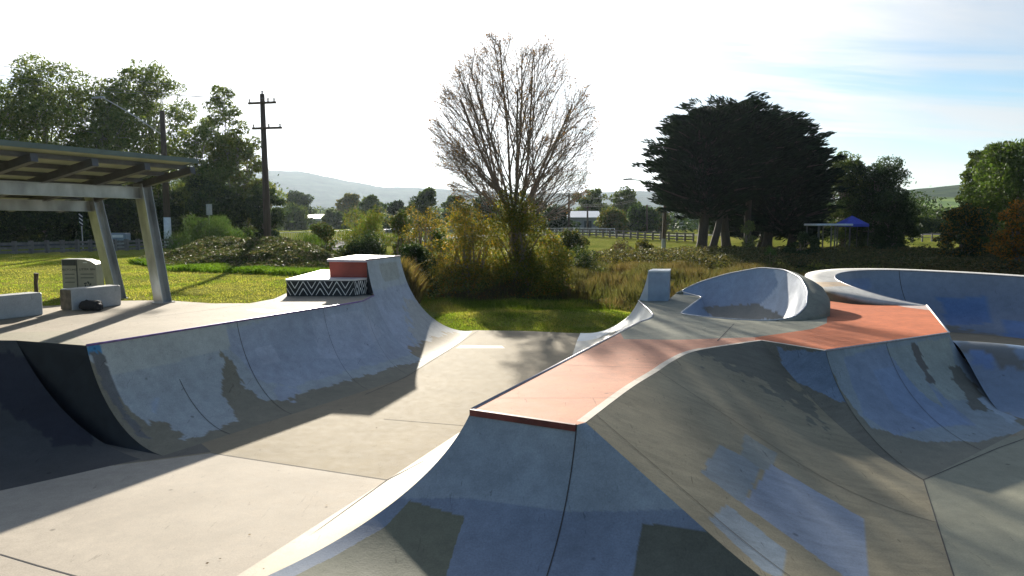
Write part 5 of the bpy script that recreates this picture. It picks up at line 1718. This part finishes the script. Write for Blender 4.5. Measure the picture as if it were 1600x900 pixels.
wire('wire running right from the pole top into the bright sky', top1, ft + np.array([0, 0, .1]), 1.6, .012, 30)
wire('wire running right from the upper crossarm towards the distant pole', armR, ft + np.array([1, 0, -.2]), 1.9, .012, 30)
MBx = MB()
for px, py, d, lb_ in ((918, 322, 108, 'thin distant pole in front of the domed gum trees'), (1011, 320, 112, 'thin distant pole left of the street lamp post')):
    q_ = at(px, d, 1.5); zq = tz(q_[0], q_[1]); o = thing('utility_pole', lb_, 'pole', (q_[0], q_[1], zq), 'thin distant poles beyond the bridge')
    MB().tube([np.array([q_[0], q_[1], zq - .3]), up(px, py, d)], [.16, .12], 8).build('shaft', M_polewood, o)
    MB().beam(up(px, py, d) + np.array([-.6, 0, -.2]), up(px, py, d) + np.array([.6, 0, -.2]), .1, .1).build('crossarm', M_polewood, o)
M_wirew = simple('bright_wire', (.2, .2, .2), .8, 0, spec=.1)
for i, (y0, y1) in enumerate(((315, 298), (317, 301), (303, 292))):
    o = MB().tube(bow(up(882, y0, 100), up(1040, y1, 70), 0.9, 16), .008, 4, False).build('power_line', M_wirew, None, loc=up(882, y0, 100))
    tag(o, ['thick bright sagging cable right of the bare tree, upper of the close pair', 'thick bright sagging cable right of the bare tree, lower of the close pair', 'bright cable crossing high over the domed gums'][i], 'cable', 'overhead power lines')
l3 = at(1037, 70, 1.0); z3 = tz(l3[0], l3[1])
lamp3 = thing('street_lamp', 'dark street lamp pole with pale base beside the cypress clump', 'lamp', (l3[0], l3[1], z3))
MB().tube([np.array([l3[0], l3[1], z3 - .3]), np.array([l3[0], l3[1], z3 + 1.35])], [.24, .22], 10).build('base_sleeve', M_galv, lamp3)
MB().tube([np.array([l3[0], l3[1], z3 + 1.35]), up(1040, 292, 70)], [.20, .14], 10).build('shaft', M_polewood, lamp3)
le = up(983, 281, 68)
MB().tube([up(1040, 302, 70), up(1020, 292, 69.3), up(1002, 283, 68.6), le], .05, 6).build('arm', M_galv, lamp3)
MB().obox(le + np.array([-.15, 0, 0]), (.4, 0, .03), (0, .16, 0), (0, 0, .07), .02).build('lamp_head', M_darksteel, lamp3)

# ---------------------------------------------------------------- fences, road, signs, buildings
def fence(label, pts, hgt, n_posts, rails, mat, pw=0.14, rh=0.14, cap=None, group=None):
    pts = [np.array(p, float) for p in pts]
    L = np.cumsum([0] + [np.linalg.norm(pts[i + 1][:2] - pts[i][:2]) for i in range(len(pts) - 1)])
    def pos(s):
        i = min(np.searchsorted(L, s, 'right') - 1, len(pts) - 2); t = (s - L[i]) / (L[i + 1] - L[i]); p = pts[i] * (1 - t) + pts[i + 1] * t
        return np.array([p[0], p[1], tz(p[0], p[1])])
    base = pos(0)
    f = thing('rail_fence', label, 'fence', base, group)
    P_ = [pos(s) for s in np.linspace(0, L[-1], n_posts)]
    for p in P_:
        MB().box(p + np.array([0, 0, hgt / 2 - .1]), (pw, pw, hgt + .2)).build('post', mat, f)
    for rz in rails:
        m = MB()
        for a, b in zip(P_[:-1], P_[1:]):
            m.beam(a + np.array([0, -.06 - pw / 2, rz]), b + np.array([0, -.06 - pw / 2, rz]), 0.05, rh)
        m.build('rail', mat, f)
    return f


fence('grey timber rail fence along the left lawn behind the shelter', [at(-60, 40, 1.5), at(0, 41.5, 1.5), at(120, 45, 1.5), at(235, 50, 1.5), at(300, 53, 1.5)], 0.78, 18, (0.12, 0.36, 0.62), M_timber, 0.2, 0.15)
fence('grey timber rail fence in the gap right of the utility pole', [at(395, 60, 1.5), at(445, 62, 1.5), at(560, 66, 1.5)], 0.85, 8, (0.2, 0.45, 0.72), M_timber, 0.22, 0.12)
def mesh_fence(label, p, q, hgt, n):
    p = np.array([p[0], p[1], tz(*p[:2])]); q = np.array([q[0], q[1], tz(*q[:2])])
    f = thing('picket_fence', label, 'fence', p); m = MB()
    for i in range(n + 1):
        c = p * (1 - i / n) + q * i / n; m.box(c + np.array([0, 0, hgt / 2]), (.035, .035, hgt))
    m.build('pickets', M_galv, f)
    m = MB(); m.beam(p + np.array([0, 0, hgt]), q + np.array([0, 0, hgt]), .07, .08); m.build('top_rail', M_galv, f)
    m = MB(); m.beam(p + np.array([0, 0, .15]), q + np.array([0, 0, .15]), .06, .06); m.build('bottom_rail', M_galv, f)
mesh_fence('long fine steel picket fence beyond the timber rails, below the lawn', at(400, 78, 1.5), at(760, 92, 1.5), 1.25, 150)
fence('dark slatted bridge railing curving left of the cypress trunks', [at(850, 92, 1.5), at(930, 88, 1.5), at(1010, 84, 1.5), at(1083, 82, 1.5)], 0.95, 22, (0.2, 0.5, 0.85), M_timber, 0.22, 0.14)
fence('pale picket railing on the far side of the road bridge', [at(830, 102, 1.5), at(960, 98, 1.5)], 0.95, 22, (0.5, 0.9), M_white, 0.08, 0.07)
# road
rp = [(-75, 50), (-34, 55), (-24, 66), (-14, 78), (4, 92), (22, 91), (50, 95), (120, 110)]
rp = catmull(np.array([(*p, 0) for p in rp]), 10); v = []
for i, p in enumerate(rp):
    t = rp[min(i + 1, len(rp) - 1)] - rp[max(i - 1, 0)]; n_ = np.array([-t[1], t[0], 0]); n_ /= np.linalg.norm(n_)
    for k in range(6):
        c = p + n_ * (k * 1.3 - 0.2); v.append((c[0], c[1], tz(c[0], c[1]) + .06))
road = mesh_obj('road', v, grid_faces(len(rp), 6), simple('asphalt', (0.09, 0.09, 0.09), .95, 0, .2, 2, spec=.05), None)
tag(road, kind='structure')

# striped marker, sign back, cabinet
mk = at(130, 46.5, 1.5); zm = tz(mk[0], mk[1]); o = thing('chevron_marker', 'narrow black and white striped bridge marker behind the left rail fence', 'sign', (mk[0], mk[1], zm))
pz0, pz1 = CZ + (345 - 353) / FPX * 46.5, CZ + (345 - 335) / FPX * 46.5
MB().box((mk[0], mk[1], (zm + pz1) / 2), (.05, .05, pz1 - zm)).build('post', M_galv, o)
MB().box((mk[0], mk[1] - .04, (pz0 + pz1) / 2), (.24, .02, pz1 - pz0)).build('panel', M_black, o)
m = MB()
for i in range(3):
    zz = pz0 + (pz1 - pz0) * (i + .4) / 3; y = mk[1] - .053
    m.add([(mk[0] - .115, y, zz + .13), (mk[0] + .115, y, zz - .05), (mk[0] + .115, y, zz + .03), (mk[0] - .115, y, zz + .21)], [(0, 1, 2, 3)])
m.build('stripes', M_white, o)
sg = at(329, 47, 1.5); zs = tz(sg[0], sg[1]); o = thing('road_sign', 'back of a plain pale rectangular sign above the broom shrub', 'sign', (sg[0], sg[1], zs))
z1_, z0_ = CZ + (345 - 319) / FPX * 47, CZ + (345 - 336) / FPX * 47
MB().tube([(sg[0], sg[1], zs - .2), (sg[0], sg[1], z1_)], .035, 8).build('post', M_galv, o)
MB().box((sg[0], sg[1] + .04, (z0_ + z1_) / 2), (.38, .02, z1_ - z0_), None, .004).build('panel', simple('sign_back', (.42, .42, .40), .5, .2), o)
cb = at(187, 52, 1.5); zc_ = tz(cb[0], cb[1]); o = thing('equipment_cabinet', 'blue grey box standing behind the rail fence between the shelter posts', 'cabinet', (cb[0], cb[1], zc_))
MB().box((cb[0], cb[1], zc_ + .8), (1.35, .7, .55), None, .03).build('housing', simple('cab', (.22, .27, .31), .5), o)
MB().box((cb[0], cb[1], zc_ + .27), (1.1, .5, .54)).build('plinth', M_wall, o)
MB().box((cb[0] + .1, cb[1] - .355, zc_ + .85), (.8, .012, .2)).build('panel', M_white, o)


def shed(name, label, px, d, w, dep, wall_h, roof_h, wallc, roofc, yaw=0.0, cat='building', doors=True, z=None):
    q_ = at(px, d, 1.5); g = tz(q_[0], q_[1]) if z is None else z
    o = thing(name, label, cat, (q_[0], q_[1], g)); c, s = math.cos(yaw), math.sin(yaw)
    def W_(x, y, zz): return (q_[0] + x * c - y * s, q_[1] + x * s + y * c, g + zz)
    m = MB(); a, b = w / 2, dep / 2
    m.add([W_(-a, -b, -.2), W_(a, -b, -.2), W_(a, b, -.2), W_(-a, b, -.2), W_(-a, -b, wall_h), W_(a, -b, wall_h), W_(a, b, wall_h), W_(-a, b, wall_h), W_(-a, 0, wall_h + roof_h), W_(a, 0, wall_h + roof_h)],
          [(0, 1, 5, 4), (1, 2, 6, 9, 5), (2, 3, 7, 6), (3, 0, 4, 8, 7)])
    m.build('wall', simple(name + '_wall', wallc, .7), o)
    e = 0.35; m = MB()
    for sg_ in (-1, 1):
        p = [W_(-a - e, sg_ * (b + e), wall_h - .1), W_(a + e, sg_ * (b + e), wall_h - .1), W_(a + e, 0, wall_h + roof_h + .04), W_(-a - e, 0, wall_h + roof_h + .04)]
        m.add(p + [tuple(np.array(k) + np.array([0, 0, .09])) for k in p], [(0, 1, 2, 3), (4, 5, 6, 7), (0, 1, 5, 4), (1, 2, 6, 5), (2, 3, 7, 6), (3, 0, 4, 7)])
    m.build('roof', simple(name + '_roof', roofc, .4, .2), o)
    if doors:
        for x in (-w * .25, w * .22):
            m = MB(); m.add([W_(x - w * .09, -b - .03, 0), W_(x + w * .09, -b - .03, 0), W_(x + w * .09, -b - .03, wall_h * .75), W_(x - w * .09, -b - .03, wall_h * .75)], [(0, 1, 2, 3)])
            m.build('door', M_bindark, o)
    return o


shed('farm_shed', 'white roofed shed standing on the far lawn left of the wattle bush', 512, 230, 15, 9, 2.7, 1.2, (.26, .30, .32), (.75, .75, .75), 0.15)
shed('house', 'small pale house at the far lawn behind the utility pole', 441, 240, 8, 8, 2.7, 1.3, (.4, .4, .38), (.35, .34, .33), 0)
shed('house', 'low house with a light roof seen right of the golden bushes', 902, 128, 7, 7, 2.6, 1.0, (.3, .3, .3), (.7, .7, .7), 0)
shed('house', 'long low grey building beyond the road left of the cypress trunks', 1070, 165, 15, 8, 3.0, 1.2, (.30, .32, .34), (.28, .29, .3), 0)
shed('house', 'tiny white farmhouse in the field gap on the right', 1447, 210, 7, 7, 2.6, 1.2, (.6, .6, .58), (.5, .45, .42), 0)

# car on the road, far off
cq = at(1063, 150, 1.5); zq = tz(cq[0], cq[1]) + .06
car = thing('parked_car', 'tiny pale car on the road beyond the bridge railing', 'car', (cq[0], cq[1], zq))
m = MB(); prf = [(-2.1, .35), (-2.1, .85), (-1.3, .95), (-.7, 1.42), (.8, 1.42), (1.4, .95), (2.1, .85), (2.1, .35)]
vs = [(cq[0] - .85, cq[1] + x, zq + z_) for x, z_ in prf] + [(cq[0] + .85, cq[1] + x, zq + z_) for x, z_ in prf]; k = len(prf)
m.add(vs, [tuple(range(k)), tuple(range(2 * k - 1, k - 1, -1))] + [(i, k + i, k + (i + 1) % k, (i + 1) % k) for i in range(k)]); m.build('body', simple('car_paint', (.5, .5, .48), .4), car)
m = MB(); m.add([(cq[0] - .7, cq[1] - 1.28, zq + 1.0), (cq[0] + .7, cq[1] - 1.28, zq + 1.0), (cq[0] + .62, cq[1] - .76, zq + 1.40), (cq[0] - .62, cq[1] - .76, zq + 1.40)], [(0, 1, 2, 3)]); m.build('windscreen', M_black, car)
for x in (-.72, .72):
    for y in (-1.35, 1.35):
        MB().tube([(cq[0] + x - .12, cq[1] + y, zq + .33), (cq[0] + x + .16, cq[1] + y, zq + .33)], .33, 14).build('wheel', M_black, car)

# park shelter and marquee at the right
q_ = at(1292, 58, 1); g = tz(q_[0], q_[1])
o = thing('park_shelter', 'white flat roofed barbecue shelter under the trees on the right', 'shelter', (q_[0], q_[1], g))
zr = CZ + (345 - 351) / FPX * 58
MB().box((q_[0], q_[1], zr), (2.9, 2.6, .16), None, .03).build('roof', simple('pale_roof', (.62, .66, .70), .5), o)
for x in (-1.25, -.2, .1, 1.3):
    for y in (-1.1, 1.1):
        MB().tube([(q_[0] + x, q_[1] + y, g - .1), (q_[0] + x, q_[1] + y, zr - .08)], .06, 8).build('post', M_darksteel, o)
MB().box((q_[0] - .3, q_[1], g + .72), (1.6, .8, .06)).build('table_top', M_timber, o)
MB().box((q_[0] - .3, q_[1], g + .34), (.25, .5, .7)).build('table_leg', M_timber, o)
q_ = at(1329, 61, 1); g = tz(q_[0], q_[1]); zr = CZ + (345 - 350) / FPX * 61; zt = CZ + (345 - 337) / FPX * 61
o = thing('marquee', 'bright blue peaked pop-up marquee beside the white shelter', 'marquee', (q_[0], q_[1], g))
m = MB(); a = 1.0
crn = [(-a, -a), (a, -a), (a, a), (-a, a)]
m.add([(q_[0] + x, q_[1] + y, zr) for x, y in crn] + [(q_[0], q_[1], zt)] + [(q_[0] + x, q_[1] + y, zr - .22) for x, y in crn],
      [(0, 1, 4), (1, 2, 4), (2, 3, 4), (3, 0, 4), (0, 1, 6, 5), (1, 2, 7, 6), (2, 3, 8, 7), (3, 0, 5, 8)])
m.build('canopy', simple('blue_fabric', (.03, .06, .45), .6), o)
for x, y in crn: MB().tube([(q_[0] + x * .97, q_[1] + y * .97, g - .05), (q_[0] + x * .97, q_[1] + y * .97, zr - .03)], .025, 6).build('leg', M_darksteel, o)
# little field fence on the right
fence('low weathered post and rail fence in the field gap on the right', [at(1410, 80, 1.5), at(1500, 84, 1.5)], 1.0, 7, (0.5, 0.9), M_timber, .14, .08)

# ---------------------------------------------------------------- haze
def haze():
    lo, hi = (-4300, -70, -12), (4300, 4400, 260)
    m = MB(); m.box(((lo[0] + hi[0]) / 2, (lo[1] + hi[1]) / 2, (lo[2] + hi[2]) / 2), (hi[0] - lo[0], hi[1] - lo[1], hi[2] - lo[2]))
    mt = bpy.data.materials.new('air'); mt.use_nodes = True; nt = mt.node_tree; nt.nodes.clear()
    out = nt.nodes.new('ShaderNodeOutputMaterial'); pv = nt.nodes.new('ShaderNodeVolumePrincipled')
    pv.inputs['Density'].default_value = HAZE_DENSITY; pv.inputs['Anisotropy'].default_value = 0.5
    pv.inputs['Color'].default_value = (0.74, 0.87, 1.0, 1)
    nt.links.new(pv.outputs[0], out.inputs['Volume'])
    o = m.build('haze', mt); tag(o, kind='stuff')


if HAZE_DENSITY > 0: haze()
